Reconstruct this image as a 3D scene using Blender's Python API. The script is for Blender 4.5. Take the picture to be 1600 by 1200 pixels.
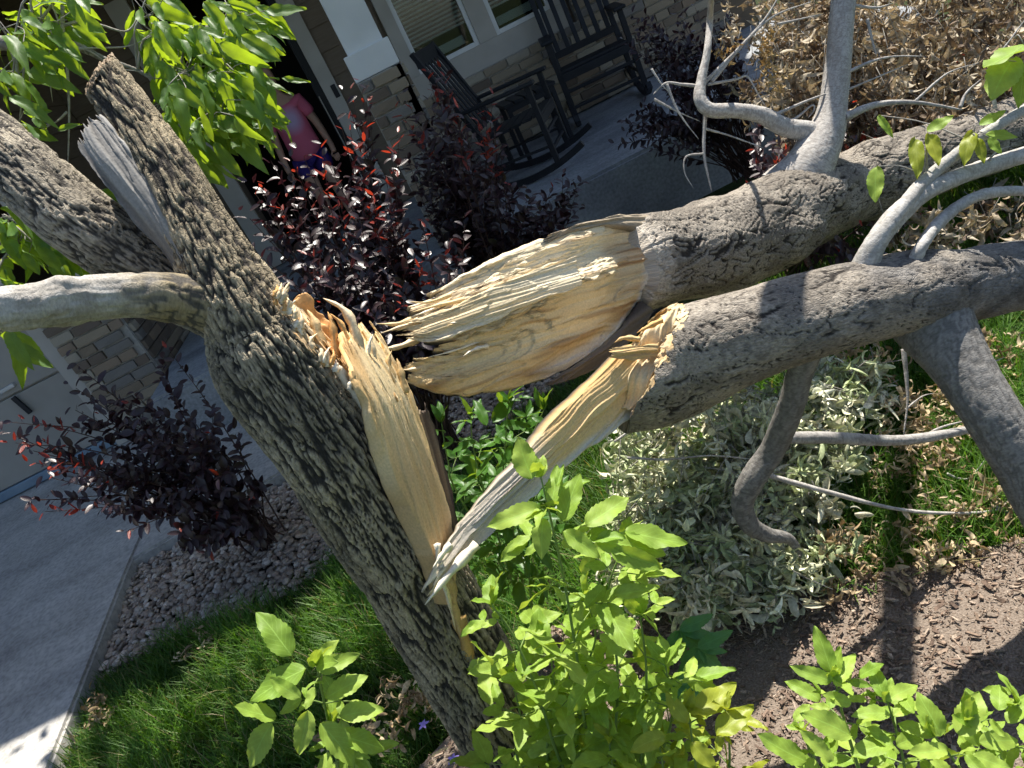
import bpy, bmesh, math, random
import numpy as np
from mathutils import Vector, Matrix, Quaternion

for o in list(bpy.data.objects): bpy.data.objects.remove(o)
scene = bpy.context.scene
col = scene.collection
rs = np.random.RandomState(7)
random.seed(7)
R_ = math.radians

# ------------------------------------------------------------------ camera
CAM_H, PITCH, ROLL, FPX = 1.45, R_(25), R_(27), 1200.0
Fv = np.array([0, math.cos(PITCH), -math.sin(PITCH)])
_U0 = np.array([0, math.sin(PITCH), math.cos(PITCH)]); _R0 = np.array([1.0, 0, 0])
Rv = _R0*math.cos(ROLL) - _U0*math.sin(ROLL)
Uv = _R0*math.sin(ROLL) + _U0*math.cos(ROLL)
Cp = np.array([0, 0, CAM_H])
cam_d = bpy.data.cameras.new('camera'); cam = bpy.data.objects.new('camera', cam_d); col.objects.link(cam)
cam_d.sensor_width = 36; cam_d.lens = 27; cam_d.clip_start = 0.02; cam_d.clip_end = 500
cam.matrix_world = Matrix(((Rv[0], Uv[0], -Fv[0], 0), (Rv[1], Uv[1], -Fv[1], 0), (Rv[2], Uv[2], -Fv[2], CAM_H), (0, 0, 0, 1)))
scene.camera = cam
cy = scene.cycles; cy.max_bounces = 5; cy.diffuse_bounces = 3; cy.glossy_bounces = 2; cy.transmission_bounces = 3; cy.transparent_max_bounces = 4
cy.use_adaptive_sampling = True; cy.adaptive_threshold = .03; cy.caustics_reflective = False; cy.caustics_refractive = False

# ------------------------------------------------------------------ sky, sun, exposure
SUN_AZ, SUN_EL = R_(33), R_(62)
SUN = np.array([math.sin(SUN_AZ)*math.cos(SUN_EL), math.cos(SUN_AZ)*math.cos(SUN_EL), math.sin(SUN_EL)])
world = bpy.data.worlds.new('World'); scene.world = world; world.use_nodes = True
wn = world.node_tree; bg = wn.nodes['Background']
sky = wn.nodes.new('ShaderNodeTexSky'); sky.sky_type = 'NISHITA'; sky.sun_disc = False
sky.sun_elevation = SUN_EL; sky.sun_rotation = SUN_AZ
wn.links.new(sky.outputs[0], bg.inputs[0]); bg.inputs[1].default_value = 0.085
sd = bpy.data.lights.new('sun', 'SUN'); sd.energy = 5.0; sd.angle = R_(0.5); sd.color = (1, 0.95, 0.86)
so = bpy.data.objects.new('sun', sd); col.objects.link(so)
so.rotation_euler = Vector(SUN).to_track_quat('Z', 'Y').to_euler(); so.location = (3, 4, 8)
scene.view_settings.view_transform = 'Standard'; scene.view_settings.look = 'None'
scene.view_settings.exposure = 0.85; scene.view_settings.gamma = 1

# ------------------------------------------------------------------ maths helpers
def ray(x, y): return Fv + Rv*(x-800)/FPX + Uv*(600-y)/FPX
def at(x, y, d): return Cp + ray(x, y)*d                  # a point of the place, seen at x, y, d metres deep
def on_z(x, y, z=0.0):
    v = ray(x, y); return Cp + v*((z-CAM_H)/v[2])
def on_y(x, y, Y):
    v = ray(x, y); return Cp + v*(Y/v[1])
def nrm(v):
    v = np.asarray(v, float); return v/(np.linalg.norm(v, axis=-1, keepdims=True)+1e-12)

def _h(ix, iy, iz, seed):
    n = (ix.astype(np.uint32)*np.uint32(374761393)) ^ (iy.astype(np.uint32)*np.uint32(668265263)) ^ (iz.astype(np.uint32)*np.uint32(2147483647)) ^ np.uint32(seed*974711 % 4294967295)
    n = (n ^ (n >> np.uint32(13)))*np.uint32(1274126177)
    n = (n ^ (n >> np.uint32(16)))*np.uint32(2246822519)
    n = n ^ (n >> np.uint32(15))
    return n.astype(np.float64)/4294967295.0*2-1
def vn(P, seed=0):
    P = np.asarray(P, float); i = np.floor(P).astype(np.int64); f = P-i; f = f*f*f*(f*(f*6-15)+10)
    x, y, z = i[..., 0], i[..., 1], i[..., 2]; r = 0
    for dx in (0, 1):
        wx = f[..., 0] if dx else 1-f[..., 0]
        for dy in (0, 1):
            wy = f[..., 1] if dy else 1-f[..., 1]
            for dz in (0, 1):
                wz = f[..., 2] if dz else 1-f[..., 2]
                r = r + wx*wy*wz*_h(x+dx, y+dy, z+dz, seed)
    return r
def fbm(P, seed=0, o=3):
    r = 0; a = 1; P = np.asarray(P, float)
    for k in range(o): r = r+a*vn(P*(2.03**k), seed+k*17); a *= .5
    return r
def sstep(a, b, x):
    t = np.clip((x-a)/(b-a), 0, 1); return t*t*(3-2*t)
def mixc(a, b, t):
    a = np.asarray(a, float); b = np.asarray(b, float); t = np.asarray(t)[..., None]; return a*(1-t)+b*t
def spline(P, n):
    """Catmull-Rom through rows of P (any width), n samples."""
    P = np.asarray(P, float); m = len(P)
    Q = np.vstack([2*P[0]-P[1], P, 2*P[-1]-P[-2]])
    t = np.linspace(0, m-1-1e-9, n); i = t.astype(int); f = (t-i)[:, None]
    a, b, c, d = Q[i], Q[i+1], Q[i+2], Q[i+3]
    return .5*((2*b)+(-a+c)*f+(2*a-5*b+4*c-d)*f*f+(-a+3*b-3*c+d)*f**3)

# ------------------------------------------------------------------ object helpers
W = {}
def mk_mesh(name, V, F, C=None, mats=(), smooth=True, mi=None, uv=None):
    me = bpy.data.meshes.new(name); V = np.asarray(V, np.float32); F = np.asarray(F, np.int32)
    k = F.shape[1]; n = len(F)
    me.vertices.add(len(V)); me.vertices.foreach_set('co', V.ravel())
    me.loops.add(n*k); me.loops.foreach_set('vertex_index', F.ravel())
    me.polygons.add(n); me.polygons.foreach_set('loop_start', np.arange(0, n*k, k, dtype=np.int32))
    me.polygons.foreach_set('loop_total', np.full(n, k, np.int32))
    me.polygons.foreach_set('use_smooth', np.full(n, smooth, bool))
    if mi is not None: me.polygons.foreach_set('material_index', np.asarray(mi, np.int32))
    if C is not None:
        a = me.color_attributes.new('Col', 'FLOAT_COLOR', 'POINT')
        cc = np.ones((len(V), 4), np.float32); cc[:, :3] = np.clip(C, 0, 1); a.data.foreach_set('color', cc.ravel())
    if uv is not None:
        u = me.uv_layers.new(name='UVMap'); u.data.foreach_set('uv', np.asarray(uv, np.float32)[F.ravel()].ravel())
    for m in (mats if isinstance(mats, (list, tuple)) else [mats]): me.materials.append(m)
    me.update(calc_edges=True); me.validate()
    return me
def obj(name, me, parent=None, M=None):
    M = Matrix.Identity(4) if M is None else M
    o = bpy.data.objects.new(name, me); col.objects.link(o); W[o] = M
    if parent is not None:
        o.parent = parent; o.matrix_basis = W[parent].inverted() @ M
    else: o.matrix_basis = M
    return o
def tag(o, label=None, cat=None, group=None, kind=None):
    if label: o['label'] = label
    if cat: o['category'] = cat
    if group: o['group'] = group
    if kind: o['kind'] = kind
    return o
def thing(name, loc, label, cat, group=None, rz=0.0):
    return tag(obj(name, None, None, Matrix.Translation(Vector([float(c) for c in loc])) @ Matrix.Rotation(rz, 4, 'Z')), label, cat, group)
def mat4(x, z, p, s=1.0, sy=None):
    """frame with +X along x, +Z near z, at p, scaled."""
    x = Vector(x).normalized(); z = Vector(z); y = z.cross(x)
    if y.length < 1e-4: y = Vector((0.3, 0.7, 0.2)).cross(x)
    y.normalize(); z = x.cross(y); sy = s if sy is None else sy
    return Matrix(((x.x*s, y.x*sy, z.x*s, p[0]), (x.y*s, y.y*sy, z.y*s, p[1]), (x.z*s, y.z*sy, z.z*s, p[2]), (0, 0, 0, 1)))

class MB:
    def __init__(s): s.V = []; s.F = []; s.n = 0
    def box(s, a, b, M=None):
        (x0, y0, z0), (x1, y1, z1) = a, b
        P = [Vector(p) for p in ((x0,y0,z0),(x1,y0,z0),(x1,y1,z0),(x0,y1,z0),(x0,y0,z1),(x1,y0,z1),(x1,y1,z1),(x0,y1,z1))]
        if M is not None: P = [M @ p for p in P]
        s.V += [tuple(p) for p in P]
        s.F += [tuple(i+s.n for i in f) for f in ((3,2,1,0),(4,5,6,7),(0,1,5,4),(1,2,6,5),(2,3,7,6),(3,0,4,7))]; s.n += 8
        return s
    def bar(s, p, q, w, h):
        p = Vector(p); q = Vector(q); d = q-p; L = d.length
        M = mat4(d, (0, 0, 1) if abs(d.normalized().z) < .95 else (0, 1, 0), p)
        return s.box((0, -w/2, -h/2), (L, w/2, h/2), M)
    def tube(s, P, r, n=8):
        P = np.asarray(P, float); rr = np.full(len(P), r) if np.isscalar(r) else np.asarray(r)
        V, F = sweep(P, rr, n); s.V += [tuple(v) for v in V]; s.F += [tuple(int(i)+s.n for i in f) for f in F]; s.n += len(V); return s
    def build(s, name, mat, parent=None, M=None, bevel=0.0, smooth=False):
        me = bpy.data.meshes.new(name); me.from_pydata(s.V, [], s.F); me.materials.append(mat)
        if bevel:
            b = bmesh.new(); b.from_mesh(me); bmesh.ops.bevel(b, geom=b.edges[:], offset=bevel, segments=2, affect='EDGES', profile=.6); b.to_mesh(me); b.free()
        if smooth:
            for p in me.polygons: p.use_smooth = True
        return obj(name, me, parent, M)

def frames(P):
    T = nrm(np.gradient(P, axis=0)); n = len(P); N = np.zeros((n, 3))
    a = np.cross(T[0], [0.13, 0.2, 0.97]); N[0] = nrm(a)
    for i in range(1, n):
        v = N[i-1]-T[i]*np.dot(N[i-1], T[i]); N[i] = nrm(v)
    return T, N, np.cross(T, N)
def sweep(P, r, n):
    T, N, B = frames(P); m = len(P); th = np.linspace(0, 2*math.pi, n, endpoint=False)
    V = P[:, None]+r[:, None, None]*(np.cos(th)[None, :, None]*N[:, None]+np.sin(th)[None, :, None]*B[:, None])
    V = np.concatenate([V.reshape(-1, 3), P[:1], P[-1:]])
    i = np.arange(m-1)[:, None]; j = np.arange(n)[None]; k = (j+1) % n
    Q = np.stack([i*n+j, i*n+k, (i+1)*n+k, (i+1)*n+j], -1).reshape(-1, 4)
    c0 = m*n; j = np.arange(n); k = (j+1) % n
    cap0 = np.stack([k, j, np.full(n, c0), np.full(n, c0)], -1); cap1 = np.stack([(m-1)*n+j, (m-1)*n+k, np.full(n, c0+1), np.full(n, c0+1)], -1)
    # quads with a doubled vertex are turned into plain quads through the centre
    cap0 = np.stack([np.full(n//2, c0), k[1::2], j[1::2], j[0::2]], -1) if n % 2 == 0 else cap0
    cap1 = np.stack([np.full(n//2, c0+1), (m-1)*n+j[0::2], (m-1)*n+j[1::2], (m-1)*n+k[1::2]], -1) if n % 2 == 0 else cap1
    return V, np.concatenate([Q, cap0, cap1])

# ------------------------------------------------------------------ materials
def new_mat(name):
    m = bpy.data.materials.new(name); m.use_nodes = True; nt = m.node_tree
    return m, nt, nt.nodes['Principled BSDF'], nt.nodes['Material Output']
def nd(nt, t, **kw):
    n = nt.nodes.new(t)
    for k, v in kw.items():
        if k in n.inputs.keys() if hasattr(n.inputs, 'keys') else False: n.inputs[k].default_value = v
        else: setattr(n, k, v)
    return n
def noise_mix(nt, c1, c2, scale, coord='Object', detail=6, lo=.35, hi=.65, stretch=None):
    tc = nt.nodes.new('ShaderNodeTexCoord'); src = tc.outputs[coord]
    if stretch:
        mp = nt.nodes.new('ShaderNodeMapping'); mp.inputs['Scale'].default_value = stretch; nt.links.new(src, mp.inputs[0]); src = mp.outputs[0]
    n = nt.nodes.new('ShaderNodeTexNoise'); n.inputs['Scale'].default_value = scale; n.inputs['Detail'].default_value = detail
    nt.links.new(src, n.inputs['Vector'])
    r = nt.nodes.new('ShaderNodeValToRGB'); r.color_ramp.elements[0].position = lo; r.color_ramp.elements[1].position = hi
    r.color_ramp.elements[0].color = (*c1, 1); r.color_ramp.elements[1].color = (*c2, 1)
    nt.links.new(n.outputs[0], r.inputs[0]); return r.outputs[0], n.outputs[0]
def bump(nt, b, src, strength, dist):
    bp = nt.nodes.new('ShaderNodeBump'); bp.inputs['Strength'].default_value = strength; bp.inputs['Distance'].default_value = dist
    nt.links.new(src, bp.inputs['Height']); nt.links.new(bp.outputs[0], b.inputs['Normal'])
def surf(name, c1, c2, scale=20, rough=.8, bs=.3, bd=.004, spec=.3, lo=.35, hi=.65, stretch=None, bscale=None):
    m, nt, b, out = new_mat(name)
    c, f = noise_mix(nt, c1, c2, scale, lo=lo, hi=hi, stretch=stretch); nt.links.new(c, b.inputs['Base Color'])
    b.inputs['Roughness'].default_value = rough; b.inputs['Specular IOR Level'].default_value = spec
    if bs:
        if bscale:
            _, f = noise_mix(nt, c1, c2, bscale, stretch=stretch)
        bump(nt, b, f, bs, bd)
    return m
def attr_mat(name, rough=.8, spec=.25, bs=.4, bd=.002, bscale=250, var=.25, trans=0.0, tcol=(1, 1, 1)):
    m, nt, b, out = new_mat(name); L = nt.links.new
    a = nt.nodes.new('ShaderNodeVertexColor'); a.layer_name = 'Col'
    tc = nt.nodes.new('ShaderNodeTexCoord'); n = nt.nodes.new('ShaderNodeTexNoise'); n.inputs['Scale'].default_value = bscale; n.inputs['Detail'].default_value = 5
    L(tc.outputs['Object'], n.inputs['Vector'])
    mr = nt.nodes.new('ShaderNodeMapRange'); mr.inputs['From Min'].default_value = .3; mr.inputs['From Max'].default_value = .7
    mr.inputs['To Min'].default_value = 1-var; mr.inputs['To Max'].default_value = 1+var; L(n.outputs[0], mr.inputs[0])
    mu = nt.nodes.new('ShaderNodeVectorMath'); mu.operation = 'SCALE'; L(a.outputs[0], mu.inputs[0]); L(mr.outputs[0], mu.inputs['Scale'])
    L(mu.outputs[0], b.inputs['Base Color']); b.inputs['Roughness'].default_value = rough; b.inputs['Specular IOR Level'].default_value = spec
    if bs: bump(nt, b, n.outputs[0], bs, bd)
    if trans:
        t = nt.nodes.new('ShaderNodeBsdfTranslucent'); mx = nt.nodes.new('ShaderNodeMixShader'); mx.inputs[0].default_value = trans
        mc = nt.nodes.new('ShaderNodeVectorMath'); mc.operation = 'MULTIPLY'; mc.inputs[1].default_value = tcol; L(mu.outputs[0], mc.inputs[0]); L(mc.outputs[0], t.inputs[0])
        L(b.outputs[0], mx.inputs[1]); L(t.outputs[0], mx.inputs[2]); L(mx.outputs[0], out.inputs[0])
    return m
def bark_mat(name, rough, su, sv, bs, bd, var):
    m, nt, b, out = new_mat(name); L = nt.links.new
    a = nt.nodes.new('ShaderNodeVertexColor'); a.layer_name = 'Col'; uv = nt.nodes.new('ShaderNodeUVMap'); mp = nt.nodes.new('ShaderNodeMapping'); mp.inputs['Scale'].default_value = (su, sv, 1); L(uv.outputs[0], mp.inputs[0])
    n = nt.nodes.new('ShaderNodeTexNoise'); n.inputs['Scale'].default_value = 1; n.inputs['Detail'].default_value = 6; n.inputs['Roughness'].default_value = .65; L(mp.outputs[0], n.inputs['Vector'])
    v = nt.nodes.new('ShaderNodeTexVoronoi'); v.feature = 'DISTANCE_TO_EDGE'; v.inputs['Scale'].default_value = .9; L(mp.outputs[0], v.inputs['Vector'])
    mr = nt.nodes.new('ShaderNodeMapRange'); mr.inputs['From Min'].default_value = .3; mr.inputs['From Max'].default_value = .7; mr.inputs['To Min'].default_value = 1-var; mr.inputs['To Max'].default_value = 1+var; L(n.outputs[0], mr.inputs[0])
    mu = nt.nodes.new('ShaderNodeVectorMath'); mu.operation = 'SCALE'; L(a.outputs[0], mu.inputs[0]); L(mr.outputs[0], mu.inputs['Scale']); L(mu.outputs[0], b.inputs['Base Color'])
    b.inputs['Roughness'].default_value = rough; b.inputs['Specular IOR Level'].default_value = .15
    cr = nt.nodes.new('ShaderNodeMapRange'); cr.inputs['From Max'].default_value = .12; L(v.outputs[0], cr.inputs[0])
    ad = nt.nodes.new('ShaderNodeMath'); ad.operation = 'MULTIPLY_ADD'; ad.inputs[1].default_value = .35; L(cr.outputs[0], ad.inputs[0]); L(n.outputs[0], ad.inputs[2])
    bump(nt, b, ad.outputs[0], bs, bd); return m
def leaf_mat(name, cA, cB, tA, trans=.4, rough=.42, spec=.45, vein=.25, veincol=None):
    """leaf blade: colour varies leaf by leaf, paler midrib and side veins, light shines through"""
    m, nt, b, out = new_mat(name); L = nt.links.new
    oi = nt.nodes.new('ShaderNodeObjectInfo'); uv = nt.nodes.new('ShaderNodeUVMap'); sp = nt.nodes.new('ShaderNodeSeparateXYZ'); L(uv.outputs[0], sp.inputs[0])
    mix = nt.nodes.new('ShaderNodeMix'); mix.data_type = 'RGBA'; mix.inputs[6].default_value = (*cA, 1); mix.inputs[7].default_value = (*cB, 1); L(oi.outputs['Random'], mix.inputs[0])
    def mth(op, a, bb=None):
        n = nt.nodes.new('ShaderNodeMath'); n.operation = op
        for i, v in enumerate((a, bb)):
            if v is None: continue
            if isinstance(v, (int, float)): n.inputs[i].default_value = v
            else: L(v, n.inputs[i])
        return n.outputs[0]
    av = mth('ABSOLUTE', mth('SUBTRACT', sp.outputs[1], .5))
    ph = mth('FRACT', mth('SUBTRACT', mth('MULTIPLY', sp.outputs[0], 8.0), mth('MULTIPLY', av, 5.0)))
    side = mth('LESS_THAN', mth('ABSOLUTE', mth('SUBTRACT', ph, .5)), .07)
    mid = mth('LESS_THAN', av, .022)
    vm = mth('MULTIPLY', mth('MAXIMUM', mid, mth('MULTIPLY', side, .55)), vein)
    mx2 = nt.nodes.new('ShaderNodeMix'); mx2.data_type = 'RGBA'; vc = veincol or tuple(min(1, c*1.7+.05) for c in cA); mx2.inputs[7].default_value = (*vc, 1)
    L(vm, mx2.inputs[0]); L(mix.outputs[2], mx2.inputs[6])
    tc = nt.nodes.new('ShaderNodeTexCoord'); n = nt.nodes.new('ShaderNodeTexNoise'); n.inputs['Scale'].default_value = 5; n.inputs['Detail'].default_value = 4; L(tc.outputs['Object'], n.inputs[0])
    mr = nt.nodes.new('ShaderNodeMapRange'); mr.inputs['To Min'].default_value = .7; mr.inputs['To Max'].default_value = 1.3; L(n.outputs[0], mr.inputs[0])
    sc = nt.nodes.new('ShaderNodeVectorMath'); sc.operation = 'SCALE'; L(mx2.outputs[2], sc.inputs[0]); L(mr.outputs[0], sc.inputs['Scale'])
    L(sc.outputs[0], b.inputs['Base Color']); b.inputs['Roughness'].default_value = rough; b.inputs['Specular IOR Level'].default_value = spec
    bump(nt, b, mth('MULTIPLY', mth('MAXIMUM', mid, side), -1.0), .25, .01)
    t = nt.nodes.new('ShaderNodeBsdfTranslucent'); t.inputs[0].default_value = (*tA, 1)
    tv = nt.nodes.new('ShaderNodeVectorMath'); tv.operation = 'SCALE'; tv.inputs[0].default_value = tA; L(mr.outputs[0], tv.inputs['Scale']); L(tv.outputs[0], t.inputs[0])
    mx = nt.nodes.new('ShaderNodeMixShader'); mx.inputs[0].default_value = trans; L(b.outputs[0], mx.inputs[1]); L(t.outputs[0], mx.inputs[2]); L(mx.outputs[0], out.inputs[0])
    return m

M_bark = bark_mat('bark', .92, 260, 110, .9, .004, .4)
M_smooth = bark_mat('smooth_bark', .8, 130, 260, .55, .0016, .28)
M_wood = attr_mat('torn_wood', .7, .3, .35, .0015, 260, .12)
M_dead = attr_mat('dead_leaf', .75, .3, .2, .002, 120, .3, .18, (1.0, .85, .6))
M_wilt = attr_mat('wilted_leaf', .6, .35, .2, .002, 120, .3, .06, (1.0, 1.05, .6))
M_grass = attr_mat('grass_blade', .5, .4, 0, 0, 60, .2, .4, (1.25, 1.25, .4))
M_peb = attr_mat('pebble', .7, .4, .3, .003, 90, .3)
M_chip = attr_mat('mulch_chip', .9, .2, .5, .002, 200, .35)
M_leaf = leaf_mat('young_leaf', (.21, .35, .045), (.38, .50, .09), (.48, .60, .05), .36, .5, .3, .65)
M_leafd = leaf_mat('tree_leaf', (.085, .19, .045), (.13, .25, .055), (.42, .58, .02), .5, .46, .42, .4)
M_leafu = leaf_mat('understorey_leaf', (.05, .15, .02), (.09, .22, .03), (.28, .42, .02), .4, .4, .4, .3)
M_leafy = leaf_mat('yellowing_leaf', (.30, .36, .035), (.38, .42, .045), (.5, .52, .03), .42, .42, .4, .4)
M_leafb = leaf_mat('bluish_leaf', (.07, .22, .07), (.10, .26, .08), (.2, .42, .06), .35, .4, .4, .4)
M_purple = leaf_mat('purple_leaf', (.026, .012, .016), (.046, .018, .024), (.07, .012, .016), .22, .40, .85, .2, (.09, .03, .035))
M_red = leaf_mat('red_new_leaf', (.26, .030, .022), (.36, .05, .030), (.5, .05, .02), .4, .36, .55, .25)
M_stem = surf('green_stem', (.16, .25, .06), (.22, .30, .08), 40, .5, .1, .001)
M_stemp = surf('purple_stem', (.06, .035, .03), (.10, .055, .045), 40, .7, .2, .001)
M_conc = surf('concrete', (.40, .38, .35), (.50, .48, .45), 14, .88, .35, .003, .25, bscale=160)
def concrete(name, c1, c2, c3):
    m, nt, b, out = new_mat(name); L = nt.links.new
    a, _ = noise_mix(nt, c1, c2, 3.2, detail=9, lo=.3, hi=.7); g, f = noise_mix(nt, (.72, .72, .72), (1.1, 1.1, 1.1), 55, detail=8, lo=.3, hi=.62); st, _ = noise_mix(nt, c3, (1, 1, 1), 1.3, detail=10, lo=.36, hi=.52, stretch=(1, 2.5, 1))
    x = nt.nodes.new('ShaderNodeVectorMath'); x.operation = 'MULTIPLY'; L(a, x.inputs[0]); L(g, x.inputs[1]); y = nt.nodes.new('ShaderNodeVectorMath'); y.operation = 'MULTIPLY'; L(x.outputs[0], y.inputs[0]); L(st, y.inputs[1])
    L(y.outputs[0], b.inputs['Base Color']); b.inputs['Roughness'].default_value = .9; _, f2 = noise_mix(nt, (0, 0, 0), (1, 1, 1), 240, detail=4); bump(nt, b, f2, .5, .002); return m
M_conc = concrete('driveway_concrete', (.40, .38, .35), (.52, .50, .465), (.72, .72, .73))
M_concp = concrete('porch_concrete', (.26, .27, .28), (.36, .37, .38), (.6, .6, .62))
M_white = surf('white_trim_paint', (.66, .66, .65), (.72, .72, .71), 6, .6, .1, .001)
M_trim = surf('tan_trim_paint', (.40, .37, .33), (.45, .42, .38), 6, .65, .1, .001)
M_side = surf('brown_siding_paint', (.14, .105, .075), (.17, .13, .095), 9, .75, .3, .002, stretch=(1, 1, 14))
M_gdoor = surf('garage_door_paint', (.30, .28, .25), (.34, .32, .29), 5, .65, .15, .001)
M_seal = surf('door_seal', (.15, .21, .28), (.20, .27, .34), 8, .55, .1, .001)
M_mort = surf('mortar', (.30, .28, .25), (.40, .37, .33), 60, .95, .5, .003)
M_black = surf('black_paint', (.008, .009, .013), (.014, .015, .02), 12, .55, .15, .001, .35)
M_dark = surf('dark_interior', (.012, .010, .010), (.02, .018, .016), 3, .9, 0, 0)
M_blind = surf('window_blind', (.72, .73, .71), (.78, .79, .76), 6, .6, 0, 0)
M_soil = surf('soil', (.16, .125, .098), (.29, .235, .19), 220, .95, .8, .006, .15)
M_lawn = surf('lawn_soil', (.018, .030, .008), (.045, .055, .018), 30, .95, .6, .01, .1)
M_sand = surf('rock_bed_soil', (.05, .045, .04), (.09, .08, .07), 50, .95, .6, .006, .1)
M_metal = surf('handle_metal', (.45, .45, .44), (.55, .55, .54), 20, .35, 0, 0, .5)
M_roof = surf('roof_shingle', (.09, .08, .075), (.14, .13, .12), 25, .9, .4, .004)
def glass_mat():
    m, nt, b, out = new_mat('window_glass'); b.inputs['Base Color'].default_value = (.8, .85, .82, 1); b.inputs['Roughness'].default_value = .03
    g = nt.nodes.new('ShaderNodeBsdfGlossy'); g.inputs['Roughness'].default_value = .03; t = nt.nodes.new('ShaderNodeBsdfTransparent'); t.inputs[0].default_value = (.75, .8, .78, 1)
    f = nt.nodes.new('ShaderNodeFresnel'); f.inputs[0].default_value = 1.45; mx = nt.nodes.new('ShaderNodeMixShader')
    ad = nt.nodes.new('ShaderNodeMath'); ad.operation = 'ADD'; ad.inputs[1].default_value = .02; nt.links.new(f.outputs[0], ad.inputs[0])
    nt.links.new(ad.outputs[0], mx.inputs[0]); nt.links.new(t.outputs[0], mx.inputs[1]); nt.links.new(g.outputs[0], mx.inputs[2]); nt.links.new(mx.outputs[0], out.inputs[0]); return m
M_glass = glass_mat()
def brick_mat(name, cols):
    m, nt, b, out = new_mat(name); oi = nt.nodes.new('ShaderNodeObjectInfo'); r = nt.nodes.new('ShaderNodeValToRGB'); r.color_ramp.interpolation = 'CONSTANT'
    e = r.color_ramp.elements; e[0].color = (*cols[0], 1); e[1].position = 1/len(cols); e[1].color = (*cols[1], 1)
    for k, c in enumerate(cols[2:]): x = e.new((k+2)/len(cols)); x.color = (*c, 1)
    nt.links.new(oi.outputs['Random'], r.inputs[0])
    _, f = noise_mix(nt, (0, 0, 0), (1, 1, 1), 35); mr = nt.nodes.new('ShaderNodeMapRange'); mr.inputs['To Min'].default_value = .55; mr.inputs['To Max'].default_value = 1.45; nt.links.new(f, mr.inputs[0])
    s = nt.nodes.new('ShaderNodeVectorMath'); s.operation = 'SCALE'; nt.links.new(r.outputs[0], s.inputs[0]); nt.links.new(mr.outputs[0], s.inputs['Scale']); nt.links.new(s.outputs[0], b.inputs['Base Color'])
    b.inputs['Roughness'].default_value = .9; bump(nt, b, f, .5, .006); return m
M_brick = brick_mat('tan_brick', [(.30, .24, .17), (.22, .17, .12), (.36, .31, .24), (.16, .12, .09), (.27, .20, .14), (.20, .18, .16)])

# ------------------------------------------------------------------ ground and setting
def poly_sheet(name, pts, z0, z1, mat):
    """a slab with the given outline"""
    b = bmesh.new(); vs = [b.verts.new((p[0], p[1], z1)) for p in pts]; f = b.faces.new(vs); f.normal_update()
    if f.normal.z < 0: f.normal_flip()
    if z0 is not None:
        r = bmesh.ops.extrude_face_region(b, geom=[f]); 
        for v in [e for e in r['geom'] if isinstance(e, bmesh.types.BMVert)]: v.co.z = z0
        bmesh.ops.recalc_face_normals(b, faces=b.faces[:])
    me = bpy.data.meshes.new(name); b.to_mesh(me); b.free(); me.materials.append(mat)
    return tag(obj(name, me), kind='structure')
poly_sheet('ground', [(-90, -90), (90, -90), (90, 90), (-90, 90)], None, -.07, M_lawn)
def slab_mesh(name, pts, z0, z1, mat, bev=.012):
    o = poly_sheet(name, pts, z0, z1, mat); b = bmesh.new(); b.from_mesh(o.data)
    bmesh.ops.bevel(b, geom=[e for e in b.edges if all(abs(v.co.z-z1) < 1e-5 for v in e.verts)], offset=bev, segments=2, affect='EDGES'); b.to_mesh(o.data); b.free(); return o
DZ = .03
c0 = on_z(70, 1200, DZ); c1 = on_z(128, 1065, DZ); c2 = on_z(196, 893, DZ)
d_in = c2-c1; c_near = c1-(c2-c1)*2.2
slab_mesh('driveway', [(c_near[0], c_near[1]), (c2[0], c2[1]), (c2[0]-.02, 5.08), (-9, 5.08), (-9, c_near[1])], -.25, DZ, M_conc)
slab_mesh('walkway', [(c2[0]-.012, c2[1]+.10), (-.35, c2[1]+.36), (-.35, 4.38), (c2[0]-.012, 4.38)], -.25, DZ-.006, M_conc)
slab_mesh('porch_floor', [(-1.95, 4.40), (3.2, 4.40), (3.2, 6.75), (-1.95, 6.75)], -.25, .35, M_concp, .02)
# mulch bed near the foot of the tree and rock bed by the driveway
mul = [(-.75, .3), (-.70, 1.35), (-.2, 1.62), (.18, 1.43), (.42, 1.33), (.75, 1.22), (1.1, 1.12), (1.8, .95), (1.8, .2)]
poly_sheet('mulch_bed', mul, -.3, -.004, M_soil)
g0 = on_z(135, 1075, -.05); g1 = on_z(275, 1000, -.05); g2 = on_z(420, 950, -.05); g3 = on_z(560, 860, -.05)
grav = [(c1[0]-.06, g0[1]-.02), (g0[0]+.05, g0[1]), (g1[0], g1[1]), (g2[0], g2[1]), (g3[0], g3[1]), (.9, 3.3), (1.2, 4.45), (-.3, 4.45), (-.3, c2[1]+.3), (c2[0]-.05, c2[1]+.12)]
poly_sheet('rock_bed', grav, -.3, -.056, M_sand)
def inside(P, poly):
    x, y = P[:, 0], P[:, 1]; r = np.zeros(len(P), bool); n = len(poly)
    for i in range(n):
        (x0, y0), (x1, y1) = poly[i][:2], poly[(i+1) % n][:2]
        c = ((y0 > y) != (y1 > y)) & (x < (x1-x0)*(y-y0)/(y1-y0+1e-12)+x0); r ^= c
    return r

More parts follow.
